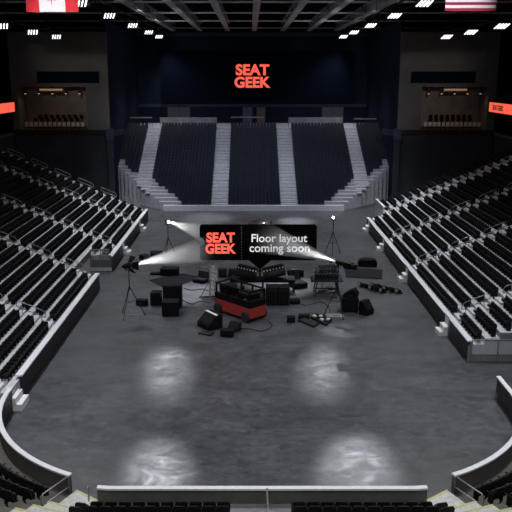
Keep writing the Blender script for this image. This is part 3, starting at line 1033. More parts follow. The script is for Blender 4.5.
def tripod(t, h, spread, hub, a0=.5):
    g = MB(); g.cyl((0, 0, hub - .3), (0, 0, h), .035, 8); g.build('mast', 'dark', t)
    for k in range(3):
        a = a0 + k * 2 * PI / 3
        g = MB(); g.cyl((0, 0, hub), (math.cos(a) * spread, math.sin(a) * spread, .02), .03, 6)
        leg = g.build('leg', 'dark', t)
        g = MB(); g.cyl((math.cos(a) * spread, math.sin(a) * spread, 0), (math.cos(a) * spread, math.sin(a) * spread, .08), .05, 6)
        g.build('rubber_foot', 'rubber', leg)
    g = MB()
    for k in range(3):
        a = a0 + k * 2 * PI / 3
        g.cyl((0, 0, hub * .45), (math.cos(a) * spread * .5, math.sin(a) * spread * .5, hub * .52), .018, 5)
    g.build('brace', 'dark', t)

def stage_lamp(label, u, vb, vlamp, target, spread, doors, lens='bulb', a0=.5, hubf=.55, rl=.17, u_lamp=None):
    p = at(u, vb)
    z = z_at(vlamp, p.y)
    t = thing('stage_lamp', label, 'stage lamp', p)
    tripod(t, z - .1, spread, z * hubf, a0)
    d = (Vector(target) - Vector((p.x, p.y, z))).normalized()
    X = Matrix.Translation((0, 0, z)) @ d.to_track_quat('X', 'Z').to_matrix().to_4x4()
    g = MB(); g.cyl((-.35, 0, 0), (.12, 0, 0), rl * .8, 14, rl, X=X); g.cyl((-.5, 0, 0), (-.35, 0, 0), rl * .45, 12, rl * .8, X=X)
    hd = g.build('lamp_head', 'black', t)
    g = MB(); g.cyl((.121, 0, 0), (.14, 0, 0), rl * .72, 14, X=X); g.build('lens', lens, hd)
    g = MB()
    for s in (-1, 1): g.box(-.14, -.06, s * (rl + .02) - .015, s * (rl + .02) + .015, -.3, .05, X=X)
    g.box(-.14, -.06, -rl - .03, rl + .03, -.32, -.28, X=X)
    g.build('yoke', 'dark', t)
    if doors:
        for k in range(4):
            a = k * PI / 2
            R = Matrix.Rotation(a, 4, 'X')
            g = MB(); g.add([(.12, -rl, rl), (.12, rl, rl), (.40, rl * 1.5, rl * 2.9), (.40, -rl * 1.5, rl * 2.9), (.13, -rl, rl - .01), (.13, rl, rl - .01), (.41, rl * 1.5, rl * 2.9 - .015), (.41, -rl * 1.5, rl * 2.9 - .015)],
                            [(0, 1, 2, 3), (7, 6, 5, 4), (0, 4, 5, 1), (1, 5, 6, 2), (2, 6, 7, 3), (3, 7, 4, 0)], X=X @ R)
            g.build('barn_door', 'black', hd)
    return t, Vector((p.x, p.y, z)), d

SY = 54.4                      # the sign stands here
tgtL = Vector((x_at(208, SY - .8, 3.2), SY - .8, z_at(249, SY - .8)))
t, pl, d = stage_lamp('black stage lamp with open barn doors on a tall tripod, left front', 130.5, 316, 265.5, tgtL, 1.0, True, a0=.2, hubf=.6, rl=.2)
beam('pale beam of light through haze from the left front lamp', pl + d * .2, pl + d * ((tgtL - pl).length), .05, 1.05, .32, 5600, 16)
g = MB(); g.box(-.1, .75, -.05, .05, 0, .08); g.build('foot_bar', 'silver', t)
tgtB = Vector((x_at(214, 60, 3), 60.0, z_at(236, 60)))
t, pl, d = stage_lamp('small stage lamp on a thin tripod, alone at the left rear of the gear', 168.5, 252, 221.5, tgtB, .55, False, a0=.3, hubf=.5, rl=.14)
beam('pale beam of light through haze from the left rear lamp', pl + d * .2, pl + d * ((tgtB - pl).length), .05, 1.05, .28, 6000, 14)
t, pl, d = stage_lamp('small stage lamp on a thin tripod, alone at the right rear of the gear', 332.5, 254, 217.5, (0, 20, 12), .8, False, a0=.4, hubf=.62, rl=.15)
tgtR = Vector((x_at(262, SY - .9, 3.8), SY - .9, z_at(237, SY - .9)))
t, pl, d = stage_lamp('long bodied follow spot on a tall stand above the wheeled cart, right front', 337, 316, 262, tgtR, .9, False, a0=.9, hubf=.58, rl=.2)
beam('pale beam of light through haze from the right front lamp crossing the sign', pl + d * .2, pl + d * ((tgtR - pl).length), .05, 1.25, .30, 3600, 14)
g = MB(); X = Matrix.Translation((0, 0, pl.z)) @ d.to_track_quat('X', 'Z').to_matrix().to_4x4()
g.cyl((-1.45, 0, 0), (-.4, 0, 0), .2, 14, .17, X=X); g.box(-1.1, -.6, -.25, .25, -.2, .2, X=X); g.build('long_housing', 'black', t)
g = MB(); g.box(-.75, .45, -.35, .35, 0, .06); g.box(-.2, .2, -.2, .2, .06, .12); g.build('base_plate', 'steel', t)

# --- the ticket shaped sign on its post
u0, u1, v0, v1 = 200, 316.5, 224.5, 260
x0, x1, zb, zt = x_at(u0, SY, 3.5), x_at(u1, SY, 3.5), z_at(v1, SY), z_at(v0, SY)
w, h = x1 - x0, zt - zb
t = thing('ticket_sign', 'black ticket shaped sign reading floor layout coming soon', 'sign', ((x0 + x1) / 2, SY, 0))
def arc(cx, cz, r, a, b, n=6): return [(cx + r * math.cos(a + (b - a) * k / n), cz + r * math.sin(a + (b - a) * k / n)) for k in range(n + 1)]
r, nr = .22, .34
zm = zb + h * .52
out = arc(-w / 2 + r, zb + r, r, PI, 1.5 * PI) + [(-.05 * w - .75 + .1, zb), ] + arc(w / 2 - r, zb + r, r, 1.5 * PI, 2 * PI)
out += arc(w / 2 - r, zt - r, r, 0, PI / 2) + arc(-w / 2 + r, zt - r, r, PI / 2, PI)
out += arc(-w / 2, zm, nr, .5 * PI, -.5 * PI)
g = MB(); g.prism(out, 'y', -.09, .09)
g.build('panel', 'signblack', t)
xp = x_at(260, SY, zb) - (x0 + x1) / 2
g = MB(); g.prism([(xp - .85, zb), (xp - .12, zb - .62), (xp + .12, zb - .62), (xp + .85, zb)], 'y', -.07, .07); g.build('pointer', 'signblack', t)
g = MB(); tz_ = z_at(281, at(263, 294).y); g.box(xp - .07, xp + .07, -.06, .06, tz_, zb - .5); g.box(xp - .3, xp + .3, -.2, .2, tz_, tz_ + .05); g.build('post', 'black', t)
xs_ = x_at(241.5, SY, zm) - (x0 + x1) / 2
g = MB()
for k in range(12): g.box(xs_ - .02, xs_ + .02, -.1, -.088, zb + .1 + k * (h - .15) / 12, zb + .1 + k * (h - .15) / 12 + .12)
g.build('perforation', 'steel', t)
xa_, xb_ = x_at(205.5, SY, zm), x_at(236, SY, zm)
za_, zb_ = z_at(253.5, SY), z_at(232, SY)
wordmark(t, xb_ - xa_, zb_ - za_, ((xa_ + xb_) / 2 - (x0 + x1) / 2, -.11, (za_ + zb_) / 2), .012)
for txt, ua, ub, va, vb in (('Floor layout', 251.5, 307, 233.5, 243), ('coming soon', 249.5, 309.5, 243.5, 252.5)):
    o = text_part(txt, 1.0, 'whitelit', t, (0, -.11, 0), name='lettering', bold=.012, depth=.012)
    xs = [v.co.x for v in o.data.vertices]
    ww = x_at(ub, SY, 3.5) - x_at(ua, SY, 3.5)
    k = ww / (max(xs) - min(xs))
    mx = (max(xs) + min(xs)) / 2
    for v in o.data.vertices: v.co.x = (v.co.x - mx) * k; v.co.y *= k * 1.0
    o.location = (x_at((ua + ub) / 2, SY, 3.5) - (x0 + x1) / 2, -.11, z_at((va + vb) / 2, SY))

# lighting pod on a mast behind the sign
Y = 60.5
z = z_at(224.5, Y)
t = thing('lighting_pod', 'low domed lighting pod on a mast rising just behind the ticket sign', 'stage lamp', (x_at(259.5, Y, z), Y, 0))
g = MB(); g.dome((0, 0, z), 1.0, .38, 18, 5); g.build('dome', 'dark', t, smooth=True)
g = MB(); g.cyl((0, 0, z - .14), (0, 0, z), .75, 18, 1.0); g.build('lower_ring', 'black', t)
g = MB(); g.cyl((0, 0, 0), (0, 0, z - .1), .06, 8); g.cyl((0, 0, 0), (0, 0, .06), .6, 14); g.build('mast', 'dark', t)
g = MB(); g.dome((.33, -.62, z + .2), .07, .07, 8, 3); g.build('lens', 'bulb', t)
g = MB(); g.tube([(.75, -.2, z + .02), (.95, -.2, z + .3), (1.02, .1, z + .3), (.95, .2, z)], .04); g.build('bracket', 'dark', t)

# --- speakers, cases and boxes
def speaker(label, u0, u1, vb, vt, depth, rz=0.0, name='loudspeaker'):
    p, w, h = fit(u0, u1, vb, vt)
    t = thing(name, label, 'speaker', (p.x, p.y + depth / 2, 0), rz)
    g = MB(); g.box(-w / 2, w / 2, -depth / 2, depth / 2, .05, h); g.build('cabinet', 'black', t, .03)
    g = MB(); g.box(-w / 2 + .06, w / 2 - .06, -depth / 2 - .025, -depth / 2, .12, h - .08); g.build('grille', 'grille', t, .01)
    for s in (-1, 1):
        g = MB(); g.box(s * w / 2 - .015, s * w / 2 + .015, -.16, .16, h * .62, h * .62 + .1); g.build('handle', 'dark', t)
        for q in (-1, 1):
            g = MB(); g.cyl((s * (w / 2 - .12), q * (depth / 2 - .1), 0), (s * (w / 2 - .12), q * (depth / 2 - .1), .06), .05, 8); g.build('foot', 'rubber', t)
    return t, w, h

def case(label, u0, u1, vb, vt, depth, rz=0.0, name='road_case', body='black', lid=.7, cat='case', bev=.025):
    p, w, h = fit(u0, u1, vb, vt)
    t = thing(name, label, cat, (p.x, p.y + depth / 2, 0), rz)
    g = MB(); g.box(-w / 2, w / 2, -depth / 2, depth / 2, 0, h * lid - .008); g.build('body', body, t, bev)
    g = MB(); g.box(-w / 2, w / 2, -depth / 2, depth / 2, h * lid + .008, h); g.build('lid', body, t, bev)
    for s in (-.55, .55):
        g = MB(); g.box(s * w / 2 - .04, s * w / 2 + .04, -depth / 2 - .02, -depth / 2, h * lid - .06, h * lid + .05); g.build('latch', 'dark', t)
    g = MB(); g.box(-.12, .12, -depth / 2 - .03, -depth / 2, h * .35, h * .35 + .05); g.build('handle', 'dark', t)
    return t, w, h

def wedge(label, u0, u1, vb, vt, depth, rz=0.0, strip=False, flip=1):
    p, w, h = fit(u0, u1, vb, vt)
    t = thing('wedge_monitor', label, 'speaker', (p.x, p.y + depth / 2, 0), rz)
    g = MB(); g.prism([(-depth / 2, 0), (depth / 2, 0), (depth / 2, h), (depth * .1, h), (-depth / 2, h * .35)], 'x', -w / 2, w / 2); g.build('cabinet', 'black', t, .02)
    a = Vector((0, -depth / 2, h * .35)); b = Vector((0, depth * .1, h)); n = Vector((0, -(b.z - a.z), b.y - a.y)).normalized()
    g = MB(); q0, q1 = a.lerp(b, .1) + n * .004, a.lerp(b, .9) + n * .004
    g.add([(-w / 2 + .06, q0.y, q0.z), (w / 2 - .06, q0.y, q0.z), (w / 2 - .06, q1.y, q1.z), (-w / 2 + .06, q1.y, q1.z)] +
          [(x, q.y + n.y * .03, q.z + n.z * .03) for q, x in ((q0, -w / 2 + .08), (q0, w / 2 - .08), (q1, w / 2 - .08), (q1, -w / 2 + .08))],
          [(4, 5, 6, 7), (0, 1, 5, 4), (1, 2, 6, 5), (2, 3, 7, 6), (3, 0, 4, 7)])
    g.build('grille', 'grille', t)
    g = MB(); g.box(w / 2, w / 2 + .02, -.1, .15, h * .4, h * .5); g.build('handle', 'dark', t)
    if strip:
        g = MB(); g.box(-w / 2, w / 2, depth * .05, depth * .2, h, h + .03); g.build('edge_strip', 'white', t)
    return t, w, h

# left group
case('long black case at the far left of the gear, behind the left front beam', 149.5, 162, 257.5, 253.5, 1.2, .15)
wedge('black wedge monitor lying at an angle just left of the far left case', 141.5, 149.5, 262, 257, 1.3, .7)
case('black case under the left front beam, ahead of the flat dark mat', 160.5, 178, 276, 269, 1.0, -.1)
p, w, h = fit(150, 160, 275.3, 273.4)
t = thing('control_box', 'small flat black box left of the case under the left beam', 'box', (p.x, p.y + .3, 0))
g = MB(); g.box(-w / 2, w / 2, -.3, .3, 0, .16); g.build('body', 'black', t, .02)
g = MB(); g.box(-w / 2 + .05, w / 2 - .3, -.22, .22, .16, .19); g.build('control_panel', 'dark', t)
q = [at(150, 280.5), at(183, 274), at(200.5, 277.5), at(168, 290)]
c0 = sum(q, Vector()) / 4
t = thing('floor_mat', 'large dark flat mat beneath the tall left speaker', 'mat', c0)
g = MB(); g.prism([(v.x - c0.x, v.y - c0.y) for v in (q[0], q[3], q[2], q[1])], 'z', 0, .035); g.build('sheet', 'slate', t)
g = MB(); 
for a, b in zip((q[0], q[3], q[2], q[1]), (q[3], q[2], q[1], q[0])): g.cyl(a - c0 + Vector((0, 0, .03)), b - c0 + Vector((0, 0, .03)), .03, 6)
g.build('edge_trim', 'black', t)
speaker('tallest black loudspeaker tower, standing behind the cube speaker at left', 163, 181.5, 309, 286, 1.05)
speaker('black cube loudspeaker in front of the tallest tower at left', 161.5, 178.5, 317, 302.5, .95, .06)
p, w, h = fit(150.5, 160.8, 306, 293)
t = thing('loudspeaker', 'narrow two piece black speaker left of the tallest tower', 'speaker', (p.x, p.y + .4, 0), -.05)
for a, b, nm in ((0.05, h * .58, 'lower_cabinet'), (h * .6, h, 'upper_cabinet')):
    g = MB(); g.box(-w / 2, w / 2, -.4, .4, a, b); o = g.build(nm, 'black', t, .03)
    g = MB(); g.box(-w / 2 + .06, w / 2 - .06, -.425, -.4, a + .06, b - .06); g.build('grille', 'grille', o)
g = MB(); g.box(-w / 2 + .05, w / 2 - .05, -.35, .35, 0, .05); g.build('base', 'rubber', t)
case('small black case beside the foot of the left front tripod', 136.3, 146.8, 306, 300.5, .55, -.2, name='tool_case')

def open_case(label, u0, u1, vb, vt, depth, rz):
    p, w, h = fit(u0, u1, vb, vt)
    t = thing('open_case', label, 'case', (p.x, p.y + depth / 2, 0), rz)
    g = MB(); g.box(-w / 2, w / 2, -depth / 2, depth / 2, 0, h * .4); g.build('tray', 'black', t, .02)
    g = MB(); g.box(-w / 2 + .06, w / 2 - .06, -depth / 2 + .06, depth / 2 - .06, h * .4, h * .44)
    g.build('liner', 'slate', t)
    X = Matrix.Translation((0, depth / 2, h * .4)) @ Matrix.Rotation(-.3, 4, 'X')
    g = MB(); g.box(-w / 2, w / 2, 0, .08, 0, h * .75, X=X); l = g.build('lid', 'black', t, .02)
    g = MB(); g.box(-w / 2 + .08, w / 2 - .08, -.02, 0, .06, h * .75 - .06, X=X); g.build('lid_liner', 'dark', l)
    for s in (-.6, .6):
        g = MB(); g.cyl((s * w / 2 - .08, depth / 2, h * .4), (s * w / 2 + .08, depth / 2, h * .4), .03, 8); g.build('hinge', 'steel', t)
open_case('open black case with raised lid left of the silver truss tower', 194, 207, 283.5, 275, .75, -.5)
open_case('open black case with raised lid right of the slatted amplifiers', 291.5, 305.5, 289, 276, 1.2, .4)

wedge('big black wedge monitor with a bright white top edge, front of the gear', 199, 220, 330, 316, 1.1, -.95, strip=True)
def flat(name, label, cat, poly, z, m='black', m2='dark'):
    q = [at(u, v) for u, v in poly]
    c = sum(q, Vector()) / len(q)
    t = thing(name, label, cat, c)
    pts = [(v.x - c.x, v.y - c.y) for v in q]
    ar = sum(pts[i][0] * pts[(i + 1) % len(pts)][1] - pts[(i + 1) % len(pts)][0] * pts[i][1] for i in range(len(pts)))
    if ar < 0: pts = pts[::-1]
    g = MB(); g.prism(pts, 'z', 0, z); g.build('body', m, t, .01)
    g = MB(); g.prism([(x * .85, y * .85) for x, y in pts], 'z', z, z + .02); g.build('top_panel', m2, t)
    return t, c, pts
flat('floor_plate', 'flat black plate on the floor below the big wedge monitor', 'plate', [(198, 334), (203, 331.5), (215, 333), (211, 336.5)], .07)
speaker('small black box speaker in front, tilted beside the big wedge monitor', 220.5, 234, 337.5, 330.5, .5, -.15)
wedge('small black wedge speaker behind the front box speaker', 228.5, 240, 332, 324, .6, -.5)

# red cart
A, B, D = at(216, 311.5), at(249, 323), at(264, 317)
ax = (B - A); L = ax.length; ang = math.atan2(ax.y, ax.x)
wd = 1.45
ctr = A + ax / 2 + Vector((-ax.y, ax.x, 0)).normalized() * wd / 2
t = thing('equipment_cart', 'large red cart with black upper frame and four black wheels', 'cart', ctr, ang)
g = MB(); g.prism([(-L / 2 - .1, .28), (-L / 2, .2), (L / 2, .2), (L / 2 + .1, .28), (L / 2 + .1, .98), (-L / 2 - .1, .98)], 'y', -wd / 2, wd / 2); g.build('red_body', 'red', t, .04)
for sx in (-1, 1):
    for sy in (-1, 1):
        g = MB(); xx, yy = sx * (L / 2 - .28), sy * (wd / 2 + .06)
        g.cyl((xx, yy - .11, .36), (xx, yy + .11, .36), .36, 18); wv = g.build('wheel', 'rubber', t, .02)
        g = MB(); g.cyl((xx, yy - .13, .36), (xx, yy + .13, .36), .14, 12); g.build('hub', 'dark', wv)
g = MB(); g.box(-L / 2 - .1, L / 2 + .1, -wd / 2 - .01, wd / 2 + .01, .98, 1.42); g.build('black_band', 'black', t, .03)
g = MB()
for sx in (-1, -.33, .33, 1):
    for sy in (-1, 1): g.box(sx * (L / 2) - .05, sx * (L / 2) + .05, sy * (wd / 2 - .06) - .05, sy * (wd / 2 - .06) + .05, 1.42, 2.1)
for sy in (-1, 1): g.box(-L / 2 - .05, L / 2 + .05, sy * (wd / 2 - .06) - .05, sy * (wd / 2 - .06) + .05, 2.05, 2.15)
for sx in (-1, 1): g.box(sx * L / 2 - .05, sx * L / 2 + .05, -wd / 2, wd / 2, 2.05, 2.15)
g.build('upper_frame', 'black', t, .01)
g = MB(); g.box(-L / 2 + .15, -.1, -wd / 2 + .2, wd / 2 - .2, 1.42, 1.95); g.build('engine_box', 'black', t, .03)
g = MB(); g.box(.15, L / 2 - .2, -wd / 2 + .2, wd / 2 - .2, 1.42, 1.8); g.build('tank', 'black', t, .08)
g = MB(); g.cyl((-.0, -.1, 1.42), (-.0, -.1, 2.2), .09, 10); g.build('exhaust_pipe', 'steel', t)
for x_ in (-L * .38, L * .40):
    g = MB(); g.box(x_ - .06, x_ + .06, -wd / 2 - .04, -wd / 2, 1.5, 1.6); g.build('clasp', 'steel', t)

# silver truss tower with its feet
p = at(213.5, 297.5)
z = z_at(264, p.y)
t = thing('truss_tower', 'silver lattice truss tower left of the red cart', 'truss', p, .2)
g = MB(); lattice(g, (0, 0, .1), (0, 0, z), .5, .03, 8, up=Vector((0, 1, 0))); g.build('truss', 'silver', t)
for a in (0, PI * .95, PI * 1.5):
    g = MB(); g.cyl((0, 0, .1), (math.cos(a) * 1.0, math.sin(a) * 1.0, .06), .04, 6); g.cyl((math.cos(a) * 1.0, math.sin(a) * 1.0, 0), (math.cos(a) * 1.0, math.sin(a) * 1.0, .1), .07, 8)
    g.cyl((math.cos(a) * .95, math.sin(a) * .95, .08), (math.cos(a) * .25, math.sin(a) * .25, 1.3), .025, 6); g.build('outrigger', 'dark', t)
g = MB(); g.cyl((-.9, 0, z - .15), (.5, 0, z - .15), .035, 8); g.cyl((-.9, 0, z - .3), (-.9, 0, z), .05, 8); g.build('cross_arm', 'steel', t)

# consoles and stage table under the sign
p = at(263, 294)
z = z_at(281, p.y)
t = thing('stage_table', 'long black stage table beneath the sign carrying the slanted consoles', 'table', (p.x, p.y + .9, 0))
w = x_at(291, p.y, z) - x_at(226, p.y, z)
g = MB(); g.box(-w / 2, w / 2, -.65, .65, z - .12, z); g.build('table_top', 'black', t, .02)
for sx in (-1, 0, 1):
    for sy in (-1, 1):
        g = MB(); g.box(sx * (w / 2 - .1) - .06, sx * (w / 2 - .1) + .06, sy * .55 - .06, sy * .55 + .06, 0, z - .12); g.build('leg', 'dark', t)
g = MB(); g.box(-w / 2 + .1, w / 2 - .1, .5, .56, .5, z - .12); g.build('modesty_panel', 'black', t)
tx, ty, tz = p.x, p.y + .75, z
def console(label, u0, u1, s):
    xa, xb = x_at(u0, ty, tz), x_at(u1, ty, tz)
    w = xb - xa
    t = thing('mixing_console', label, 'console', ((xa + xb) / 2, ty, tz))
    X = Matrix.Rotation(s * .22, 4, 'Y')
    zo = abs(math.sin(.22)) * w / 2
    g = MB(); g.prism([(-.5, .0), (.5, .0), (.5, .62), (-.5, .18)], 'x', -w / 2, w / 2, X=Matrix.Translation((0, 0, zo)) @ X); g.build('body', 'black', t, .02)
    kn = 0
    slope = Matrix.Translation((0, 0, zo)) @ X
    for row, yy in ((0, -.25), (1, .15)):
        zz = .18 + (yy + .5) * .44
        for q in range(7):
            g = MB(); xx = -w / 2 + w * (q + .5) / 7
            g.cyl((xx, yy, zz), (xx, yy, zz + .06), .045, 6, X=slope); g.build('knob', 'knob' if row else 'dark', t)
    g = MB(); g.box(-w / 2 + .06, w / 2 - .06, .32, .46, .56, .75, X=slope); g.build('meter_bridge', 'dark', t)
console('dotted mixing console on the stage table, sloping down towards the pointer from the left', 235.5, 256, 1)
console('dotted mixing console on the stage table, sloping down towards the pointer from the right', 263.5, 286, -1)
# lights/amps behind
for (a, b, lab) in ((218.5, 226.5, 'dark amplifier head on the floor right of the truss tower top'), (228.5, 237.5, 'dark amplifier head second right of the truss tower top')):
    p, w, h = fit(a, b, 277.5, 270.5)
    t = thing('amplifier', lab, 'amplifier', (p.x, p.y + .35, 0))
    g = MB(); g.box(-w / 2, w / 2, -.35, .35, .04, h); g.build('body', 'black', t, .02)
    g = MB(); g.box(-w / 2 + .05, w / 2 - .05, -.37, -.35, .1, h - .06); g.build('front_panel', 'dark', t)
    g = MB(); g.box(-w / 2 + .05, w / 2 - .05, -.3, .3, 0, .04); g.build('feet', 'rubber', t)
# slatted amplifiers
for k, (a, b, lab) in enumerate(((266, 277.6, 'black slatted amplifier rack right behind the red cart'), (278, 289.5, 'black slatted amplifier rack second from the red cart'))):
    p, w, h = fit(a, b, 306, 288)
    t = thing('amplifier_rack', lab, 'amplifier', (p.x, p.y + .55, 0))
    g = MB(); g.box(-w / 2, w / 2, -.5, .55, .06, h); g.build('cabinet', 'black', t, .02)
    for q in range(5):
        xx = -w / 2 + w * (q + .5) / 5
        g = MB(); g.box(xx - .03, xx + .03, -.54, -.5, .12, h * .72); g.build('slat', 'dark', t)
    g = MB(); g.box(-w / 2 + .04, w / 2 - .04, -.53, -.5, h * .76, h - .05); g.build('control_panel', 'slate', t)
    g = MB(); g.box(-w / 2 + .05, w / 2 - .05, -.45, .5, 0, .06); g.build('base', 'rubber', t)
case('small low black box at the right foot of the slatted amplifiers', 290.5, 300, 304.5, 300.5, .55, .1, name='effects_box', cat='box')
p, w, h = fit(291, 304, 277.5, 270)
t = thing('amplifier', 'squat dark amplifier behind the open case, right of the stage table', 'amplifier', (p.x, p.y + .4, 0))
g = MB(); g.box(-w / 2, w / 2, -.3, .3, .04, h); g.build('body', 'dark', t, .03)
g = MB(); g.box(-w / 2 + .06, w / 2 - .06, -.32, -.3, .08, h * .7); g.build('grille', 'grille', t)
g = MB(); g.box(-w / 2 + .05, w / 2 - .05, -.28, .28, 0, .04); g.build('feet', 'rubber', t)

# right group: wheeled cart with a lattice load
p = at(325.5, 297)
zt_ = z_at(281, p.y)
t = thing('wheeled_cart', 'dark wheeled cart with open legs under the lattice pieces at right', 'cart', (p.x + .1, p.y + .75, 0))
wv = x_at(347, p.y, zt_) - x_at(315, p.y, zt_)
g = MB(); g.box(-wv / 2, wv / 2, -.75, .75, zt_ - .08, zt_); g.build('table_top', 'dark', t, .02)
for sx in (-1, 1):
    for sy in (-1, 1):
        g = MB(); g.cyl((sx * .85, sy * .6, .2), (sx * .7, sy * .55, zt_ - .08), .045, 8); g.build('leg', 'dark', t)
        g = MB(); g.cyl((sx * .85 - .04, sy * .6, .1), (sx * .85 + .04, sy * .6, .1), .1, 12); g.build('caster', 'rubber', t)
g = MB(); g.tube([(-.85, -.6, .28), (.85, -.6, .28), (.85, .6, .28), (-.85, .6, .28), (-.85, -.6, .28), (.85, .6, .28)], .05); g.build('lower_frame', 'dark', t)
cp = Vector((p.x + .1, p.y + .75, zt_))
for k, (dx, dy, dz, L_, rz, s_, lab) in enumerate(((-.05, -.37, 0, 1.9, .02, .42, 'dark lattice truss piece at the front of the wheeled cart'), (.1, .37, 0, 1.9, -.02, .42, 'dark lattice truss piece at the back of the wheeled cart'),
                                                (0.0, 0.0, .52, 1.5, .25, .4, 'dark lattice truss piece lying across the two on the wheeled cart'))):
    t = thing('truss_piece', lab, 'truss', cp + Vector((dx, dy, dz)), rz)
    g = MB(); lattice(g, (-L_ / 2, 0, s_ / 2 + .04), (L_ / 2, 0, s_ / 2 + .04), s_, .035, 7); g.build('lattice', 'dark', t)
    for s in (-1, 1):
        g = MB(); g.box(s * L_ / 2 - .03, s * L_ / 2 + .03, -s_ / 2 - .04, s_ / 2 + .04, .0, s_ + .08); g.build('end_plate', 'steel', t)
# two tall thin stands beside the cart
for (u, vb, vt, lab) in ((322, 291, 264, 'thin dark microphone stand at the left side of the wheeled cart'), (329.5, 288, 262, 'thin dark microphone stand behind the wheeled cart')):
    p = at(u, vb); z = z_at(vt, p.y)
    t = thing('microphone_stand', lab, 'stand', p)
    g = MB(); g.cyl((0, 0, .05), (0, 0, z), .025, 8); g.build('mast', 'steel', t)
    g = MB(); g.cyl((0, 0, 0), (0, 0, .05), .3, 14); g.build('base', 'dark', t)
    g = MB(); g.cyl((-.1, 0, z - .1), (.55, -.1, z + .12), .02, 6); g.build('boom', 'steel', t)
    g = MB(); g.cyl((.5, -.09, z + .1), (.68, -.12, z + .17), .05, 8); g.build('microphone', 'black', t)
flat('floor_mat', 'long dark rectangular mat on the floor right of the wheeled cart', 'mat', [(344, 268), (382.5, 270), (382, 279.5), (346, 277.5)], .05, 'slate', 'slate')
p, w, h = fit(358.5, 377.5, 267, 260)
t = thing('gear_bag', 'bulky black gear bag behind the long mat at right', 'bag', (p.x, p.y + .45, 0), -.1)
g = MB(); g.prism([(-w / 2, .05), (-w / 2 + .1, 0), (w / 2 - .1, 0), (w / 2, .08), (w / 2 - .02, h * .75), (w / 2 - .2, h), (-w * .1, h * 1.05), (-w / 2 + .25, h * .98), (-w / 2 + .04, h * .7)], 'y', -.45, .45); g.build('bag_body', 'black', t, .09)
g = MB(); g.tube([(-.35, -.47, h * .45), (-.3, -.5, h * .9), (.3, -.5, h * .95), (.35, -.47, h * .45)], .03); g.build('strap', 'dark', t)
g = MB(); g.box(-w * .3, w * .3, -.47, -.44, h * .2, h * .55); g.build('pocket', 'slate', t, .02)

def lamp_bar(label, a, b):
    pa, pb = at(*a), at(*b)
    d = pb - pa
    L_ = d.length
    t = thing('lamp_bar', label, 'lamp bar', pa + d / 2, math.atan2(d.y, d.x))
    g = MB(); g.box(-L_ / 2, L_ / 2, -.07, .07, 0, .12); g.build('bar', 'dark', t)
    n = 5
    for q in range(n):
        x = -L_ / 2 + L_ * (q + .5) / n
        g = MB(); g.cyl((x, -.08, .2), (x, -.34, .28), .15, 12, .18); cn = g.build('lamp_can', 'black', t)
        g = MB(); g.cyl((x, -.345, .282), (x, -.36, .286), .14, 12); g.build('lens', 'slate' if q % 2 else 'steel', cn)
        g = MB(); g.box(x - .19, x + .19, -.05, .0, .1, .3); g.build('yoke', 'dark', cn)
lamp_bar('dark bar of small lamp cans lying behind its twin at right', (359.5, 286), (386, 293.5))
lamp_bar('dark bar of small lamp cans lying nearest the right barrier', (371, 286.5), (402, 294))

t, w, h = speaker('black loudspeaker standing at right with a wedge on its top', 342.5, 358.8, 312.5, 298.5, .95, -.04)
zz = h
t2 = thing('wedge_monitor', 'black wedge monitor resting on top of the right loudspeaker', 'speaker', (t.location.x + .05, t.location.y, zz), -.35)
g = MB(); g.prism([(-.45, 0), (.45, 0), (.5, .3), (.25, .62), (-.1, .45), (-.45, .22)], 'y', -.38, .38); g.build('cabinet', 'black', t2, .02)
g = MB(); g.box(-.2, .2, -.41, -.38, .08, .22); g.build('handle', 'dark', t2)
wedge('black wedge monitor tipped on its side right of the right loudspeaker', 361, 373, 315.5, 302, .7, .8)
case('small square black box at the left end of the front pedal boards', 287, 295.3, 323, 317.5, .5, 0, name='effects_box', cat='box')
case('thin black box behind the flat plate among the front pedal boards', 298.5, 310, 319, 315.5, .45, -.05, name='effects_box', cat='box')
flat('floor_plate', 'flat black plate between the square box and the dotted pedal board', 'plate', [(297.5, 321), (304, 318.5), (320, 324), (314, 328)], .09)
t, c0, pts = flat('pedal_board', 'black pedal board with pale square pedals, at the right front', 'pedal board', [(310.5, 318.5), (317, 315.5), (332, 321), (326, 326.5)], .14)
e1 = (Vector(pts[3] + (0,)) - Vector(pts[0] + (0,))); 
qa = [at(u, v) - c0 for u, v in ((310.5, 318.5), (317, 315.5), (332, 321), (326, 326.5))]
for i in range(4):
    for j in range(2):
        m_ = qa[0].lerp(qa[3], .14 + .24 * i).lerp(qa[1].lerp(qa[2], .14 + .24 * i), .28 + .42 * j)
        g = MB(); X = Matrix.Translation((m_.x, m_.y, .16)) @ Matrix.Rotation(-.6, 4, 'Z')
        g.box(-.09, .09, -.09, .09, 0, .09, X=X); pd = g.build('pedal', 'knob' if (i + j) % 2 == 0 else 'dark', t)
# cables
def cable(label, pts):
    q = [at(u, v, .03) for u, v in pts]
    full = []
    for i in range(len(q) - 1):
        a, b, c, d = q[max(i - 1, 0)], q[i], q[i + 1], q[min(i + 2, len(q) - 1)]
        for k in range(6):
            s = k / 6
            full.append(.5 * ((2 * b) + (c - a) * s + (2 * a - 5 * b + 4 * c - d) * s * s + (3 * b - a - 3 * c + d) * s ** 3))
    full.append(q[-1])
    g = MB(); g.tube(full, .03, 6)
    o = g.build('cable', 'rubber', smooth=True)
    tag(o, label, 'cable')
cable('black cable curving from the flat mat to the truss tower feet', [(184, 288), (191, 290), (202, 289), (209, 291)])
cable('thin black cable looping on the floor in front of the red cart', [(235, 328), (250, 329), (262, 331), (272, 326), (268, 321)])
cable('thin black cable running from the small low box towards the follow spot', [(301, 304), (308, 305), (320, 302), (328, 306), (330, 311)])
cable('thin black cable trailing across the floor beside the cube speaker', [(183, 300), (192, 304), (200, 301), (211, 303)])

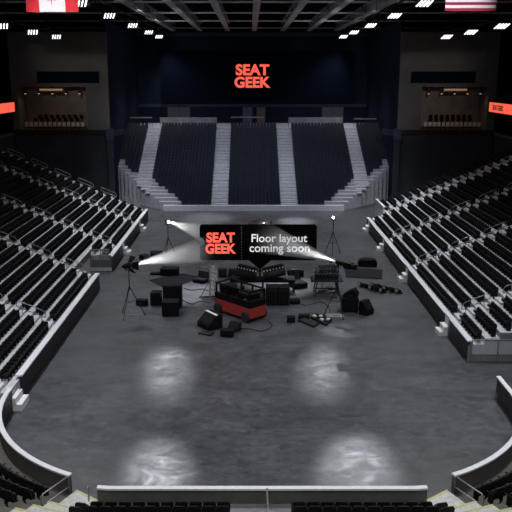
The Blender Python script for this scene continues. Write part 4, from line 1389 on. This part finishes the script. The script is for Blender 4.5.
# ------------------------------------------------------------------ lights
def spot(loc, target, energy, angle, blend=.6, col=(1, 1, 1), size=.3, name='flood_and_fill'):  # serves the floodlight banks and the added fill spots alike
    L = bpy.data.lights.new(name, 'SPOT')
    L.energy, L.spot_size, L.spot_blend, L.color, L.shadow_soft_size = energy, math.radians(angle), blend, col, size
    o = bpy.data.objects.new(name, L)
    C.objects.link(o)
    o.location = loc
    o.rotation_euler = (Vector(target) - Vector(loc)).to_track_quat('-Z', 'Y').to_euler()
    o['kind'] = 'helper'
    return o
for s in (-1, 1):
    for k, y in enumerate([32, 45] + LY):
        e = (9500, 9500, 9500, 9000, 8000, 6500, 4500)[k]
        spot((.2 + s * 13.7, y, 21.3), (.4 + s * 7.5, y - 3, 0), e, 95, .9, (.93, .96, 1), .6)
for (x, y, e, a_) in ((-4.6, 38.6, 9000, 3.8), (4.1, 38.6, 8500, 3.8), (-3.8, 27.5, 14000, 5.2), (4.4, 27.4, 16000, 6), (5.2, 82, 40000, 12), (-4.2, 54, 40000, 14), (2.6, 56, 45000, 14), (5.6, 45, 26000, 7), (-5, 84, 22000, 16)):  # added spots that lay bright pools on the floor, no fixtures built
    spot((x * 2.35, y * 2.35, 21.6) if y < 40 else (x * 1.2, y + 14, 21.6), (x, y, 0), e, a_, 1.0, (.90, .94, 1), .4)
for (x, e) in ((-13.5, 16000), (14.5, 16000)):  # added spots that brighten the two hanging flags
    spot((x, 44, 22), (x * 1.08, 62, 20.5), e, 26, .8, (1, 1, 1), .3)
for s in (-1, 1):
    for y in (50, 62, 74):
        spot((.2 + s * 22.8, y, 20.2), (.2 + s * 20, y + 4, 4), 700, 105, 1.0, (.94, .96, 1), .6)
for x in (-8, 8.5):
    spot((x, 74, 22), (x * .9, 97, 4), 8000, 70, 1.0, (.68, .8, 1), .6)
for s in (-1, 1):
    spot((.2 + s * 13.7, 70, 21), (.4 + s * 15.5, 81, 3), 9000, 50, 1.0, (.95, .97, 1), .5)  # added spot brightening the far end of each side stand
    for y in (66, 80, 94):  # added upward fill so the roof steel shows, not real fixtures
        spot((.2 + s * 13.2, y, 20.8), (s * 3, y + 3, 23.6), 1100, 120, 1.0, (.95, .97, 1), .5)
for x in (-9, 0.4, 9.8):  # added unseen fill from the camera side for barrier backs, risers and towers
    spot((x, 6, 24), (x * 1.3, 45, 3), 4500, 80, .9, (.95, .97, 1), .6)
    spot((x, 16, 24), (x * .9, 23.5, 0), 3000, 70, .9, (1, .97, .92), .6)

w = bpy.data.worlds.new('World')
bpy.context.scene.world = w
w.use_nodes = True
w.node_tree.nodes['Background'].inputs['Color'].default_value = (.6, .7, 1, 1)
w.node_tree.nodes['Background'].inputs['Strength'].default_value = .02

# ------------------------------------------------------------------ camera
cam = bpy.data.cameras.new('camera')
co = bpy.data.objects.new('camera', cam)
C.objects.link(co)
co.location = (0, 0, H)
co.rotation_euler = (PI / 2 - TH, 0, 0)
cam.sensor_width = 36
cam.lens = F / 512 * 36
cam.shift_x = 6 / 512
cam.clip_end = 500
sc = bpy.context.scene
sc.camera = co
sc.view_settings.view_transform = 'Standard'
sc.view_settings.look = 'None'
sc.view_settings.exposure = 0
sc.view_settings.gamma = 1
sc.view_settings.use_curve_mapping = False
sc.cycles.use_denoising = True
sc.cycles.max_bounces = 6
